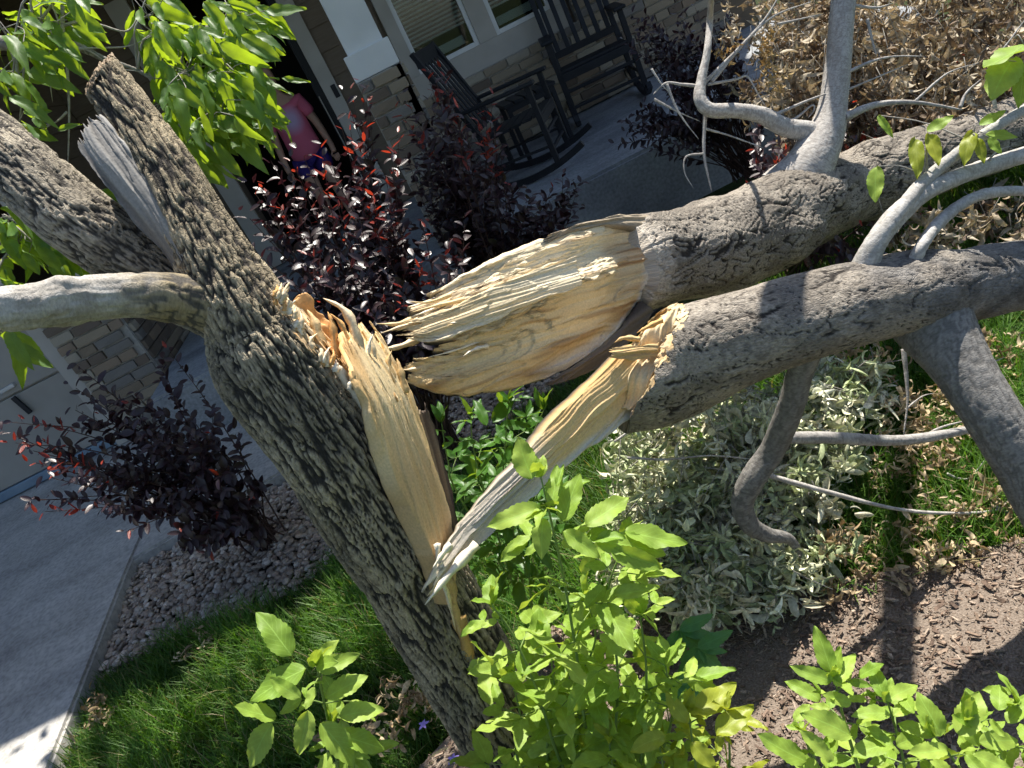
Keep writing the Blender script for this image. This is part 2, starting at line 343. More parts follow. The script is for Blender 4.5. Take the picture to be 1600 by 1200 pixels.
def scatter_mesh(name, base_V, base_F, P, Rm, S, C, mat, smooth=True):
    """many copies of a small shape in one mesh"""
    n = len(P); k = len(base_V)
    V = np.einsum('nij,nkj->nki', Rm, base_V[None]*S[:, None, :])+P[:, None]
    F = (base_F[None]+(np.arange(n)*k)[:, None, None]).reshape(-1, base_F.shape[1])
    return mk_mesh(name, V.reshape(-1, 3), F, np.repeat(C, k, 0), mat, smooth)
def rand_rot(n, tilt=1.0):
    a = rs.rand(n)*2*math.pi; z = nrm(np.stack([rs.randn(n)*tilt, rs.randn(n)*tilt, np.ones(n)], -1))
    x = nrm(np.cross(np.stack([np.cos(a), np.sin(a), np.zeros(n)], -1), z)); y = np.cross(z, x)
    return np.stack([x, y, z], -1)
b = bmesh.new(); bmesh.ops.create_icosphere(b, subdivisions=2, radius=1); b.verts.ensure_lookup_table()
IV = np.array([v.co[:] for v in b.verts]); IF = np.array([[v.index for v in f.verts] for f in b.faces]); b.free()
# river pebbles
P = np.stack([rs.uniform(-2.3, .9, 36000), rs.uniform(2.2, 4.4, 36000), np.zeros(36000)], -1)
P = P[inside(P, grav)]; P = P[(P[:, 1] < 3.6) & (P[:, 0] < .2)][:9500]
n = len(P); P[:, 2] = -.05+rs.rand(n)*.03
sz = rs.uniform(.007, .016, n); S = np.stack([sz*rs.uniform(.9, 1.4, n), sz, sz*rs.uniform(.5, .8, n)], -1)
pc = np.array([(.38, .30, .235), (.48, .39, .31), (.30, .24, .19), (.42, .32, .25), (.54, .47, .40)])[rs.randint(0, 5, n)]*rs.uniform(.7, 1.2, (n, 1))
bv = IV*(1+.16*vn(IV*1.3, 5)[:, None])
tag(obj('river_pebbles', scatter_mesh('river_pebbles', bv, IF, P, rand_rot(n, .35), S, pc, M_peb)), 'grey and brown river pebbles filling the bed beside the driveway', 'gravel', kind='stuff')
# mulch chips
n = 60000
P = np.stack([rs.uniform(-.75, 1.6, n), rs.uniform(.5, 1.65, n), np.zeros(n)], -1); P = P[inside(P, mul)]
bare = fbm(np.stack([P[:, 0]*3, P[:, 1]*3, P[:, 1]*0], -1), 3)+(.52-P[:, 0])*1.1-(P[:, 1]-1.1)*1.5
P = P[bare < rs.uniform(-.1, 1.8, len(P))]; n = len(P); P[:, 2] = rs.uniform(-.004, .006, n)
CV = np.array([(x, y, z) for z in (-1, 1) for x, y in ((-1, -.6), (.7, -1), (1, .5), (-.6, 1))], float); CF = np.array([(3,2,1,0),(4,5,6,7),(0,1,5,4),(1,2,6,5),(2,3,7,6),(3,0,4,7)])
k_ = np.where(rs.rand(n) < .16, rs.uniform(.6, 1.3, n), .36); S = np.stack([rs.uniform(.005, .014, n)*k_, rs.uniform(.002, .0045, n)*k_, rs.uniform(.0008, .0022, n)*k_], -1)
cc = np.array([(.23, .165, .12), (.29, .215, .16), (.15, .105, .078), (.36, .285, .22), (.20, .14, .105)])[rs.randint(0, 5, n)]*rs.uniform(.75, 1.2, (n, 1))
tag(obj('mulch_chips', scatter_mesh('mulch_chips', CV, CF, P, rand_rot(n, .3), S, cc, M_chip, False)), 'reddish brown wood mulch chips scattered over bare soil', 'mulch', kind='stuff')
# grass
def blades(P, h, wd, lean, C, seg=3):
    n = len(P); a = rs.rand(n)*2*math.pi; dx = np.stack([np.cos(a), np.sin(a), 0*a], -1); sx = np.stack([-np.sin(a), np.cos(a), 0*a], -1)
    Vs = []
    for k in range(seg+1):
        t = k/seg; c = P+dx*(lean*h*t*t)[:, None]+np.array([0, 0, 1])*(h*t*(1-.25*lean*t))[:, None]
        w = (wd*(1-t)**.7)[:, None]*.5+.0002
        Vs += [c-sx*w, c+sx*w]
    V = np.stack(Vs, 1); k = 2*(seg+1)
    f = np.array([(2*i, 2*i+1, 2*i+3, 2*i+2) for i in range(seg)]); F = (f[None]+(np.arange(n)*k)[:, None, None]).reshape(-1, 4)
    return V.reshape(-1, 3), F, np.repeat(C, k, 0)
def grass(name, x0, x1, y0, y1, n, label, hmul=1):
    P = np.stack([rs.uniform(x0, x1, n), rs.uniform(y0, y1, n), np.full(n, -.07)], -1)
    drive = [(c_near[0], c_near[1]), (c2[0], c2[1]), (c2[0], 5), (-9, 5), (-9, c_near[1])]
    keep = ~inside(P, mul) & ~inside(P, grav) & ~inside(P, drive)
    P = P[keep]; cl = fbm(P*np.array([7, 7, 0]), 11); P = P[(cl > -.55) | (rs.rand(len(P)) < .3)]; n = len(P)
    q = fbm(P*np.array([4, 4, 0]), 21)
    C = mixc((.055, .15, .018), (.13, .25, .035), rs.rand(n))*(1+.25*q[:, None]); dry = rs.rand(n) < .07; C[dry] = np.array((.38, .33, .17))*rs.uniform(.6, 1.1, (dry.sum(), 1))
    V, F, CC = blades(P, rs.uniform(.06, .135, n)*(1+.3*q)*hmul, rs.uniform(.003, .0055, n), rs.uniform(.1, 1.0, n), C)
    tag(obj(name, mk_mesh(name, V, F, CC, M_grass)), label, 'grass', kind='stuff')
grass('lawn_grass', -2.1, -.1, 1.2, 3.0, 46000, 'green lawn grass between the driveway and the tree')
grass('lawn_grass', -.1, 2.6, 1.1, 2.9, 60000, 'green lawn grass beyond the mulch under the fallen limbs', 1.05)

# ------------------------------------------------------------------ house
WY = 6.5          # porch back wall
house = thing('house', (0, WY, 0), 'brown sided house with brick wainscot, white column and shaded porch', 'house')
m = MB()
m.box((-1.98, WY, .2), (-1.20, WY+.2, 3.0)).box((-.16, WY, .2), (3.2, WY+.2, 3.0)).box((-1.20, WY, 2.5), (-.16, WY+.2, 3.0))
m.box((-2.18, 5.02, 0), (-1.99, WY, 3.0)).box((-9, 5.02, 2.35), (-2.18, 5.2, 3.0)).box((-9, WY+5.8, 0), (3.2, WY+6, 3.0)).box((3.0, WY+.2, 0), (3.2, WY+5.8, 3.0)).box((-9.2, 5.02, 0), (-9, WY+5.8, 3.0))
m.build('wall', M_side, house)
prof = [(-9, 3.0), (-9, 4.9), (.50, 4.9), (1.95, 3.6), (3.15, 3.0)]      # unseen upper storey, outline shaped to shade the driveway and clear the shrub tips
m = MB(); k = len(prof); m.V = [(x, 4.62, z) for x, z in prof]+[(x, WY+6, z) for x, z in prof]
m.F = [tuple(range(k)), tuple(range(2*k-1, k-1, -1))]+[(i, i+k, (i+1) % k+k, (i+1) % k) for i in range(k)]
m.build('shading_storey', M_side, house)
m = MB(); rp_ = [(-9.1, 4.91), (.52, 4.91), (1.97, 3.61), (3.25, 3.0), (3.25, 3.1), (2.0, 3.7), (.56, 5.0), (-9.1, 5.0)]; k = len(rp_)  # unseen covering over that outline, there to cast the same shade
m.V = [(x, 4.5, z) for x, z in rp_]+[(x, WY+6.1, z) for x, z in rp_]; m.F = [(i, i+k, (i+1) % k+k, (i+1) % k) for i in range(k)]+[(0, 1, 6, 7), (1, 2, 5, 6), (2, 3, 4, 5)]
m.build('roof', M_roof, house)
def lap_board(x0, x1, y, z, h, parent, side=False):
    m = MB(); pts = [(0, -.004), (h*1.08, -.001), (h*1.08, .0), (0, 0)]
    if not side:
        V = [(x0, y-.018, z), (x1, y-.018, z), (x1, y-.004, z+h*1.02), (x0, y-.004, z+h*1.02), (x0, y, z), (x1, y, z), (x1, y, z+h*1.02), (x0, y, z+h*1.02)]
    else:      # board on a wall that faces +X, y is the wall's x
        V = [(y+.018, x0, z), (y+.018, x1, z), (y+.004, x1, z+h*1.02), (y+.004, x0, z+h*1.02), (y, x0, z), (y, x1, z), (y, x1, z+h*1.02), (y, x0, z+h*1.02)]
    m.V = V; m.F = [(0,1,2,3),(7,6,5,4),(0,4,5,1),(3,2,6,7),(1,5,6,2),(0,3,7,4)]
    m.build('siding_board', M_side, parent)
BH = .178
for k in range(14):
    z = .36+k*BH
    lap_board(-.155, .34, WY-.002, z, BH, house)
    lap_board(-1.975, -1.36, WY-.002, z, BH, house)
for k in range(12):
    z = 1.0+k*BH
    if z > 1.0: lap_board(5.06, WY-.03, -1.988, z, BH, house, True)
# brick: a mortar backing with each brick proud of it
_bm = []
for k in range(5):
    b = bmesh.new(); bmesh.ops.create_cube(b, size=1)
    for v in b.verts: v.co *= Vector((1, 1, 1)); v.co += Vector((random.uniform(-.02, .02), random.uniform(-.12, .12), random.uniform(-.03, .03)))
    bmesh.ops.bevel(b, geom=b.edges[:], offset=.05, segments=1, affect='EDGES')
    me = bpy.data.meshes.new('brick'); b.to_mesh(me); b.free(); me.materials.append(M_brick); _bm.append(me)
def brick_wall(name, origin, ux, L, z0, z1, out, parent, bl=.20, bh=.066, stack=False):
    o = Vector(origin); ux = Vector(ux); out = Vector(out); mm = MB()
    Mx = Matrix(((ux.x, out.x, 0, o.x), (ux.y, out.y, 0, o.y), (0, 0, 1, 0), (0, 0, 0, 1)))
    wall = mm.box((0, -.05, z0), (L, 0, z1), Mx).build(name, M_mort, parent)
    rows = int((z1-z0)/bh); hh = (z1-z0)/rows
    for r in range(rows):
        x = -(r % 2)*bl*.5
        while x < L-.01:
            w = bl*random.choice((.6, 1, 1, 1.25)); a = max(x, 0)+.006; e = min(x+w, L)-.006; x += w
            if e-a < .03: continue
            c = o+ux*((a+e)/2)+out*(.004+random.uniform(0, .009)); zz = z0+(r+.5)*hh
            M = Matrix(((ux.x*(e-a), out.x*.03, 0, c.x), (ux.y*(e-a), out.y*.03, 0, c.y), (0, 0, hh-.012, zz), (0, 0, 0, 1)))
            obj('brick', random.choice(_bm), wall, M)
    return wall
brick_wall('brick_wall', (.34, WY-.055, 0), (1, 0, 0), 2.6, .36, .99, (0, -1, 0), house)
brick_wall('brick_wall', (1.75, WY-.055, 0), (1, 0, 0), 1.2, .99, 1.9, (0, -1, 0), house)
# garage front: pier of brick with its return, trim and door
brick_wall('brick_pier', (-2.43, 4.97, 0), (1, 0, 0), .44, .035, .98, (0, -1, 0), house, .19)
brick_wall('brick_pier', (-1.985, 4.98, 0), (0, 1, 0), 1.45, .04, .98, (1, 0, 0), house, .19)
m = MB(); m.box((-2.50, 4.93, .98), (-1.94, 6.3, 1.04)).build('pier_cap', M_trim, house, bevel=.008)
m = MB(); m.box((-2.16, 4.98, 1.04), (-1.975, 5.06, 3.0)).build('corner_board', M_trim, house)
m = MB(); m.box((-2.52, 4.985, .035), (-2.435, 5.05, 2.3)).build('garage_trim', M_trim, house)
gdoor = MB().box((-6.2, 5.075, .10), (-2.52, 5.1, 2.35)).build('garage_door', M_gdoor, house)
for r in range(4):
    z = .105+r*.53; MB().box((-6.2, 5.045, z), (-2.525, 5.078, z+.518)).build('door_panel', M_gdoor, gdoor, bevel=.006)
MB().box((-6.2, 5.03, .036), (-2.525, 5.085, .10)).build('door_seal', M_seal, gdoor, bevel=.01)
h1 = on_y(35, 632, 5.03); h2 = on_y(12, 607, 5.03)
MB().bar((h1[0]-.012, 5.02, h1[2]+.07), (h1[0]+.012, 5.02, h1[2]-.07), .03, .02).build('handle', M_black, gdoor, bevel=.004)
MB().bar((h2[0]-.05, 5.03, h2[2]), (h2[0]+.05, 5.03, h2[2]+.005), .03, .025).build('lock', M_metal, gdoor, bevel=.005)
# doorway with open storm door, trim each side, dark hall behind
MB().box((-.27, WY-.045, .36), (-.155, WY+.22, 2.5)).build('door_trim', M_trim, house, bevel=.004)
MB().box((-1.36, WY-.045, .36), (-1.205, WY+.22, 2.5)).build('door_trim', M_trim, house, bevel=.004)
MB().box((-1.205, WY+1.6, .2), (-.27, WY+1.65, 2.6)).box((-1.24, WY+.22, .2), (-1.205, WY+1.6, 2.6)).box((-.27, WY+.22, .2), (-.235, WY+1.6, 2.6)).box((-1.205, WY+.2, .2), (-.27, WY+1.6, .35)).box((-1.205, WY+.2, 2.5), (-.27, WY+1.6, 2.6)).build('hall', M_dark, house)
MB().box((-.32, WY+.02, .36), (-.275, WY+.10, 2.48)).box((-.335, WY+.03, .40), (-.322, WY+.06, 2.4)).build('storm_door', M_black, house)
MB().box((-.325, WY+.0, .55), (-.318, WY+.02, 1.35)).build('door_glass', M_trim, house)
sp = on_y(524, 142, WY-.03); MB().box((sp[0]-.02, WY-.05, sp[2]-.05), (sp[0]+.02, WY-.018, sp[2]+.05)).build('doorbell', M_black, house, bevel=.006)
# window over the brick
wx0 = on_y(560, 0, WY)[0]; wx0 = .36; wx1 = 1.72; wz0 = .99; sill_h = .17
win = MB().box((wx0, WY-.05, wz0), (wx1, WY-.004, wz0+sill_h)).box((wx0, WY-.05, wz0+sill_h), (.46, WY-.004, 2.6)).box((1.60, WY-.05, wz0+sill_h), (wx1, WY-.004, 2.6)).box((wx0, WY-.05, 2.6), (wx1, WY-.004, 2.75)).build('window', M_trim, house, bevel=.004)
mx = on_y(757, 50, WY)[0]
MB().box((mx-.075, WY-.052, wz0+sill_h), (mx+.075, WY-.004, 2.6)).build('mullion', M_trim, win, bevel=.004)
for a, e in ((.46, mx-.075), (mx+.075, 1.60)):
    fw = .035; z0 = wz0+sill_h
    MB().box((a, WY-.04, z0), (a+fw, WY-.008, 2.6)).box((e-fw, WY-.04, z0), (e, WY-.008, 2.6)).box((a+fw, WY-.04, z0), (e-fw, WY-.008, z0+fw)).build('sash', M_white, win, bevel=.004)
    MB().box((a+fw, WY-.022, z0+fw), (e-fw, WY-.018, 2.6)).build('pane', M_glass, win)
    mm = MB()
    for k in range(40):
        z = z0+fw+.16+k*.03
        mm.box((a+fw+.005, -.0085, -.001), (e-fw-.005, .0085, .001), Matrix.Translation((0, WY-.0095, z)) @ Matrix.Rotation(R_(52), 4, 'X'))
    mm.build('blind_slats', M_blind, win)
    MB().box((a+fw+.01, WY-.016, z0+fw+.02), (e-fw-.06, WY-.006, z0+fw+.085)).build('reflection_bar', M_white, win, bevel=.004)  # white bar standing in for a bright reflection low in the pane
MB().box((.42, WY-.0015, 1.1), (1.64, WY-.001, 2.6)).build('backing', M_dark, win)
# column on a brick pedestal at the porch edge
CY = 4.55; cx0, cx1 = on_y(493, 0, CY)[0]-.0, on_y(621, 96, CY)[0]
cxm = (cx0+cx1)/2; cw = .235
colm = thing('porch_column', (cxm, CY+.14, .35), 'white square porch column on a brick pedestal beside the steps', 'column')
MB().box((cxm-cw/2+.012, CY+.012, 1.42), (cxm+cw/2-.012, CY+cw-.012, 3.0)).build('shaft', M_white, colm, bevel=.006)
zb = on_y(557, 131, CY)[2]
MB().box((cxm-cw/2-.015, CY-.015, zb), (cxm+cw/2+.015, CY+cw+.015, zb+.14)).build('base', M_white, colm, bevel=.006)
pw = .26
ped = brick_wall('pedestal', (cxm-pw/2, CY-.02, 0), (1, 0, 0), pw, .355, zb-.002, (0, -1, 0), colm, .13)
brick_wall('pedestal_side', (cxm+pw/2, CY-.02, 0), (0, 1, 0), .30, .355, zb-.004, (1, 0, 0), colm, .13)
MB().box((cxm-pw/2+.001, CY+.031, .356), (cxm+pw/2-.052, CY+.279, zb-.006)).build('core', M_mort, colm)

# ------------------------------------------------------------------ porch furniture
def rocking_chair(loc, rz, label, sc=1.0):
    t = thing('rocking_chair', loc, label, 'rocking chair', 'black rocking chairs on the porch', rz); MM = W[t] @ Matrix.Scale(sc, 4)
    w, d, sh = .27, .24, .42
    def P(m, name, par=t, bev=.004): return m.build(name, M_black, par, MM, bevel=bev)
    for sx in (-1, 1):
        P(MB().bar((sx*w, -d, .05), (sx*w, -d, .64), .04, .04), 'leg'); P(MB().bar((sx*w*.96, d, .05), (sx*w*.96, d-.01, .45), .04, .04), 'leg')
        P(MB().bar((sx*w*.93, d-.02, .40), (sx*w*.93, d+.20, 1.16), .04, .035), 'back_post')
        arm = MB().box((sx*w-.045, -d-.06, .64), (sx*w+.045, d+.06, .665)); P(arm, 'arm_rest', t, .01)
        pts = [(sx*w, y, .028+.09*(y-0.02)**2/.2) for y in np.linspace(-.46, .56, 15)]
        m = MB()
        for a, e in zip(pts[:-1], pts[1:]): m.bar(a, e, .035, .045)
        P(m, 'rocker', t, 0)
        P(MB().bar((sx*w, -d, .20), (sx*w*.96, d, .20), .02, .02), 'rung')
    for z in (.17, .29): P(MB().bar((-w, -d, z), (w, -d, z), .022, .022), 'rung')
    P(MB().bar((-w, d, .22), (w, d, .22), .022, .022), 'rung')
    for k in range(6):
        y = -d-.02+k*.088; P(MB().box((-w+.02, y, sh-.012*k*.5), (w-.02, y+.074, sh+.02-.012*k*.5)), 'seat_slat')
    P(MB().box((-w, -d-.02, sh-.06), (w, -d+.005, sh-.002)), 'apron')
    P(MB().bar((-w*.95, d+.19, 1.10), (w*.95, d+.19, 1.10), .025, .11), 'top_rail'); P(MB().bar((-w*.95, d+.0, .50), (w*.95, d+.0, .50), .025, .05), 'lower_rail')
    for k in range(6):
        x = -w*.76+k*w*.304; P(MB().bar((x, d+.0, .50), (x, d+.18, 1.06), .036, .014), 'back_slat')
    return t
FZ = .352
rocking_chair((1.62, 5.93, FZ), R_(-12), 'black slatted rocking chair under the window, the fully visible one')
rocking_chair((.80, 5.16, FZ), R_(66), 'black rocking chair partly hidden behind the purple shrub and column', .86)
tp = thing('side_table', (1.02, 5.75, FZ), 'small black side table between the two rocking chairs', 'table')
for sx in (-1, 1):
    for sy in (-1, 1): MB().box((1.02+sx*.17-.016, 5.75+sy*.15-.016, FZ), (1.02+sx*.17+.016, 5.75+sy*.15+.016, FZ+.40)).build('leg', M_black, tp, bevel=.003)
for k in range(5): MB().box((.82+k*.082, 5.57, FZ+.401), (.82+k*.082+.072, 5.93, FZ+.425)).build('top_slat', M_black, tp, bevel=.003)
MB().box((.84, 5.58, FZ+.36), (1.20, 5.60, FZ+.4)).build('apron', M_black, tp)

# ------------------------------------------------------------------ person in the doorway
def skin_mesh(name, V, Eg, Rr, mat, parent, sub=2):
    me = bpy.data.meshes.new(name); me.from_pydata([tuple(v) for v in V], Eg, []); me.materials.append(mat)
    o = obj(name, me, parent); md = o.modifiers.new('Skin', 'SKIN'); md.use_smooth_shade = True
    if not me.skin_vertices: me.skin_vertices.new()
    for i, r in enumerate(Rr): me.skin_vertices[0].data[i].radius = (r, r) if np.isscalar(r) else r
    me.skin_vertices[0].data[0].use_root = True
    s = o.modifiers.new('Subsurf', 'SUBSURF'); s.levels = sub; s.render_levels = sub; return o
M_skin = surf('skin', (.42, .25, .18), (.46, .28, .20), 8, .55, 0, 0)
M_hair = surf('dark_hair', (.015, .010, .008), (.03, .02, .015), 40, .5, .3, .003)
def shirt_mat():
    m, nt, b, out = new_mat('pink_print_shirt')
    c, f = noise_mix(nt, (.52, .10, .17), (.60, .16, .24), 9); tc = nt.nodes.new('ShaderNodeTexCoord'); mp = nt.nodes.new('ShaderNodeVectorMath'); mp.operation = 'DISTANCE'
    mp.inputs[1].default_value = (px+.02, py-.12, .35+.94); nt.links.new(tc.outputs['Object'], mp.inputs[0])
    r = nt.nodes.new('ShaderNodeValToRGB'); r.color_ramp.elements[0].position = .05; r.color_ramp.elements[1].position = .13; r.color_ramp.elements[0].color = (.46, .34, .52, 1); r.color_ramp.elements[1].color = (.56, .12, .20, 1)
    nt.links.new(mp.outputs['Value'], r.inputs[0]); nt.links.new(r.outputs[0], b.inputs['Base Color']); b.inputs['Roughness'].default_value = .85; return m
px, py, pz = -.62, WY+.12, .352
M_shirt = shirt_mat(); M_shorts = surf('purple_shorts', (.035, .02, .16), (.05, .03, .20), 20, .8, .2, .002)
person = thing('person', (px, py, pz), 'person with dark hair in pink shirt and purple shorts standing in the doorway', 'person')
q = lambda x, y, z: (px+x, py+y, pz+z)
BV = [q(0,0,.70), q(0,.01,.85), q(0,.0,1.0), q(0,0,1.09), q(0,-.01,1.15), q(0,-.02,1.22), q(0,-.025,1.30), q(0,-.02,1.37),
      q(.07,0,.66), q(.08,-.02,.38), q(.08,.02,.08), q(.085,-.09,.035), q(-.07,0,.66), q(-.08,-.02,.38), q(-.08,.02,.08), q(-.085,-.09,.035),
      q(.13,0,1.05), q(.18,.01,.85), q(.20,-.06,.66), q(.20,-.10,.58), q(-.13,0,1.05), q(-.18,.01,.85), q(-.20,-.05,.66), q(-.20,-.08,.58),
      q(0,-.115,1.255)]
BE = [(0,1),(1,2),(2,3),(3,4),(4,5),(5,6),(6,7),(0,8),(8,9),(9,10),(10,11),(0,12),(12,13),(13,14),(14,15),(3,16),(16,17),(17,18),(18,19),(3,20),(20,21),(21,22),(22,23),(5,24)]
BR = [(.12,.085),(.105,.08),(.12,.08),(.075,.06),.042,(.066,.075),(.08,.09),(.05,.06), .075,.05,.034,.03,.075,.05,.034,.03,.046,.035,.026,.022,.046,.035,.026,.022,.014]
skin_mesh('body', BV, BE, BR, M_skin, person)
for s in (-1, 1):      # fingers and thumb of each hand
    for k in range(5):
        x0 = s*(.20+(-.018+.012*k if k < 4 else 0)); b0 = q(x0, -.105, .575); L = (.055, .062, .058, .046, .04)[k]
        if k == 4: pts = [q(s*.19, -.10, .60), q(s*.175, -.135, .585), q(s*.172, -.15, .565)]
        else: pts = [b0, q(x0, -.118, .575-L*.55), q(x0, -.112, .575-L)]
        skin_mesh('finger', pts, [(0,1),(1,2)], [.008,.0075,.006], M_skin, person, 1)
skin_mesh('shirt', [q(0,0,.58), q(0,.01,.86), q(0,0,1.0), q(0,0,1.075), q(.13,0,1.045), q(.175,.01,.90), q(-.13,0,1.045), q(-.175,.01,.90)], [(0,1),(1,2),(2,3),(3,4),(4,5),(3,6),(6,7)], [(.155,.12),(.135,.11),(.14,.10),(.085,.07),.062,.055,.062,.055], M_shirt, person)
skin_mesh('shorts', [q(0,0,.72), q(.075,0,.62), q(.085,-.012,.46), q(-.075,0,.62), q(-.085,-.012,.46)], [(0,1),(1,2),(0,3),(3,4)], [(.135,.10),.092,.085,.092,.085], M_shorts, person)
skin_mesh('hair', [q(0,.02,1.36), q(0,.035,1.30), q(0,.055,1.20), q(0,.06,1.08), q(.05,.0,1.34), q(-.05,.0,1.34)], [(0,1),(1,2),(2,3),(0,4),(0,5)], [(.085,.08),(.092,.085),.075,.05,.05,.05], M_hair, person)
for s in (-1, 1): skin_mesh('eye', [q(s*.03,-.108,1.285), q(s*.034,-.108,1.285)], [(0,1)], [.008,.008], M_hair, person, 1)
skin_mesh('mouth', [q(-.02,-.092,1.215), q(.02,-.092,1.215)], [(0,1)], [.006,.006], M_shirt, person, 1)

# ------------------------------------------------------------------ bark and torn wood
def px_path(pts):
    """rows of x, y, depth, half width (all as seen) -> points and radii in metres"""
    P = np.array([at(p[0], p[1], p[2]) for p in pts]); r = np.array([p[3]*p[2]/FPX for p in pts]); return np.column_stack([P, r])
TAN, DRK, GRY, LGT = (.48, .395, .265), (.060, .053, .047), (.25, .225, .20), (.42, .395, .36)
def bark_tube(name, pts, parent, res=.0035, amp=.006, plate=(.013, .075), cols=(DRK, TAN), ridge=1.0, seed=1, lump=.06, clips=(), mat=None, colfn=None, world=False, twist=0.0, end_taper=False, knots=(), cw=.26, weave=1.6):
    Q = np.asarray(pts, float) if world else px_path(pts)
    L = np.linalg.norm(np.diff(Q[:, :3], axis=0), axis=1).sum(); rm = Q[:, 3].mean()
    n = max(6, int(2*math.pi*rm/res)//2*2); m = max(6, int(L/(res*1.5)))
    S = spline(Q, m); P, r = S[:, :3], np.maximum(S[:, 3], .0006)
    if end_taper: r[-3:] *= np.array([.8, .5, .15])
    T, N, B = frames(P); th = np.linspace(0, 2*math.pi, n, endpoint=False)[None]
    s = np.concatenate([[0], np.cumsum(np.linalg.norm(np.diff(P, axis=0), axis=1))])[:, None]
    th2 = th+twist*s
    X = np.stack([np.cos(th2)*r[:, None], np.sin(th2)*r[:, None], s+0*th], -1)
    big = fbm(X*np.array([1/.09, 1/.09, 1/.14]), seed+3, 2)*lump*r[:, None]
    Xw = X+np.stack([vn(X/.03, seed+7), vn(X/.03, seed+8), vn(X/.03, seed+9)*1.0], -1)*.004
    pw, pl = plate
    def lay(tw, sc, sd):
        t_ = th2+tw*s; Y = np.stack([np.cos(t_)*r[:, None], np.sin(t_)*r[:, None], s+0*th], -1)+(Xw-X)*.8
        return np.abs(vn(Y*np.array([1/(pw*sc), 1/(pw*sc), 1/(pl*sc)]), sd))
    n1 = lay(weave, 1, seed); n2 = lay(-weave, 1.15, seed+1); n3 = lay(0, .55, seed+2)
    h = np.minimum(sstep(cw*.10, cw, n1), sstep(cw*.10, cw, n2))*.85+sstep(.02, .3, n3)*.22
    h = h*(.82+.18*sstep(-.5, .5, vn(X/np.array([.03, .03, .05]), seed+4)))
    fine = vn(X/np.array([.005, .005, .016]), seed+5)
    disp = amp*(h-.6)*ridge+fine*amp*.14+big
    for (kt, ka, kr, kh) in knots:
        dd = np.minimum(np.abs(th-ka), 2*math.pi-np.abs(th-ka))*r[:, None]; ds = s-kt*s[-1]
        q2 = (dd**2+ds**2)/kr**2; disp = disp+kh*np.exp(-q2)-kh*.9*np.exp(-q2*9)
    V = P[:, None]+(r[:, None]+disp)[..., None]*(np.cos(th)[..., None]*N[:, None]+np.sin(th)[..., None]*B[:, None])
    lich = sstep(-.25, .35, fbm(X/np.array([.05, .05, .09]), seed+13, 3)+.6*vn(X/.007, seed+15))
    C = mixc(cols[0], cols[1], np.clip((.6+.4*lich)*sstep(.25, .75, h), 0, 1))
    if colfn is not None: C = colfn(C, s/s[-1], th, X, h)
    V = V.reshape(-1, 3); C = C.reshape(-1, 3); Ts = np.repeat(T, n, 0)
    V = np.concatenate([V, P[:1], P[-1:]]); C = np.concatenate([C, C[:1], C[-1:]]); Ts = np.concatenate([Ts, T[:1], T[-1:]])
    cutmask = np.zeros(len(V), bool)
    for (p0, nn, rough, wc) in clips:
        p0 = np.asarray(p0); nn = nrm(nn); dist = (V-p0)@nn; off = rough*fbm(V/.016, seed+31, 3)
        k = dist > off; den = Ts@nn; den = np.where(np.abs(den) < .25, np.sign(den+1e-9)*.25, den)
        V[k] -= Ts[k]*((dist-off)/den)[k][:, None]; cutmask |= k
        wv = np.clip(.5+.6*fbm(V[k]/np.array([.02, .02, .02]), seed+40, 3), 0, 1); C[k] = mixc(wc[0], wc[1], wv)
    i = np.arange(m-1)[:, None]; j = np.arange(n)[None]; k = (j+1) % n
    F = np.stack([i*n+j, i*n+k, (i+1)*n+k, (i+1)*n+j], -1).reshape(-1, 4)
    c = m*n; j = np.arange(0, n, 2)
    F = np.concatenate([F, np.stack([np.full(n//2, c), (j+2) % n, j+1, j], -1), np.stack([np.full(n//2, c+1), (m-1)*n+j, (m-1)*n+j+1, (m-1)*n+(j+2) % n], -1)])
    mi = cutmask[F].all(1).astype(int); me = mk_mesh(name, V, F, C, [mat or M_bark, M_wood], True, mi)
    circ = (2*math.pi*rm); jj = np.concatenate([np.tile(np.arange(n), m), [0, 0]])/n*circ; ss = np.concatenate([np.repeat(s[:, 0], n), [0, s[-1, 0]]])
    uq = np.stack([jj[F], ss[F]], -1); wrap = (uq[..., 0].max(1)-uq[..., 0].min(1)) > circ*.5; ux = uq[..., 0]; ux[wrap[:, None] & (ux < circ*.5)] += circ; uq[..., 0] = ux
    ul = me.uv_layers.new(name='UVMap'); ul.data.foreach_set('uv', uq.astype(np.float32).ravel())
    return obj(name, me, parent)

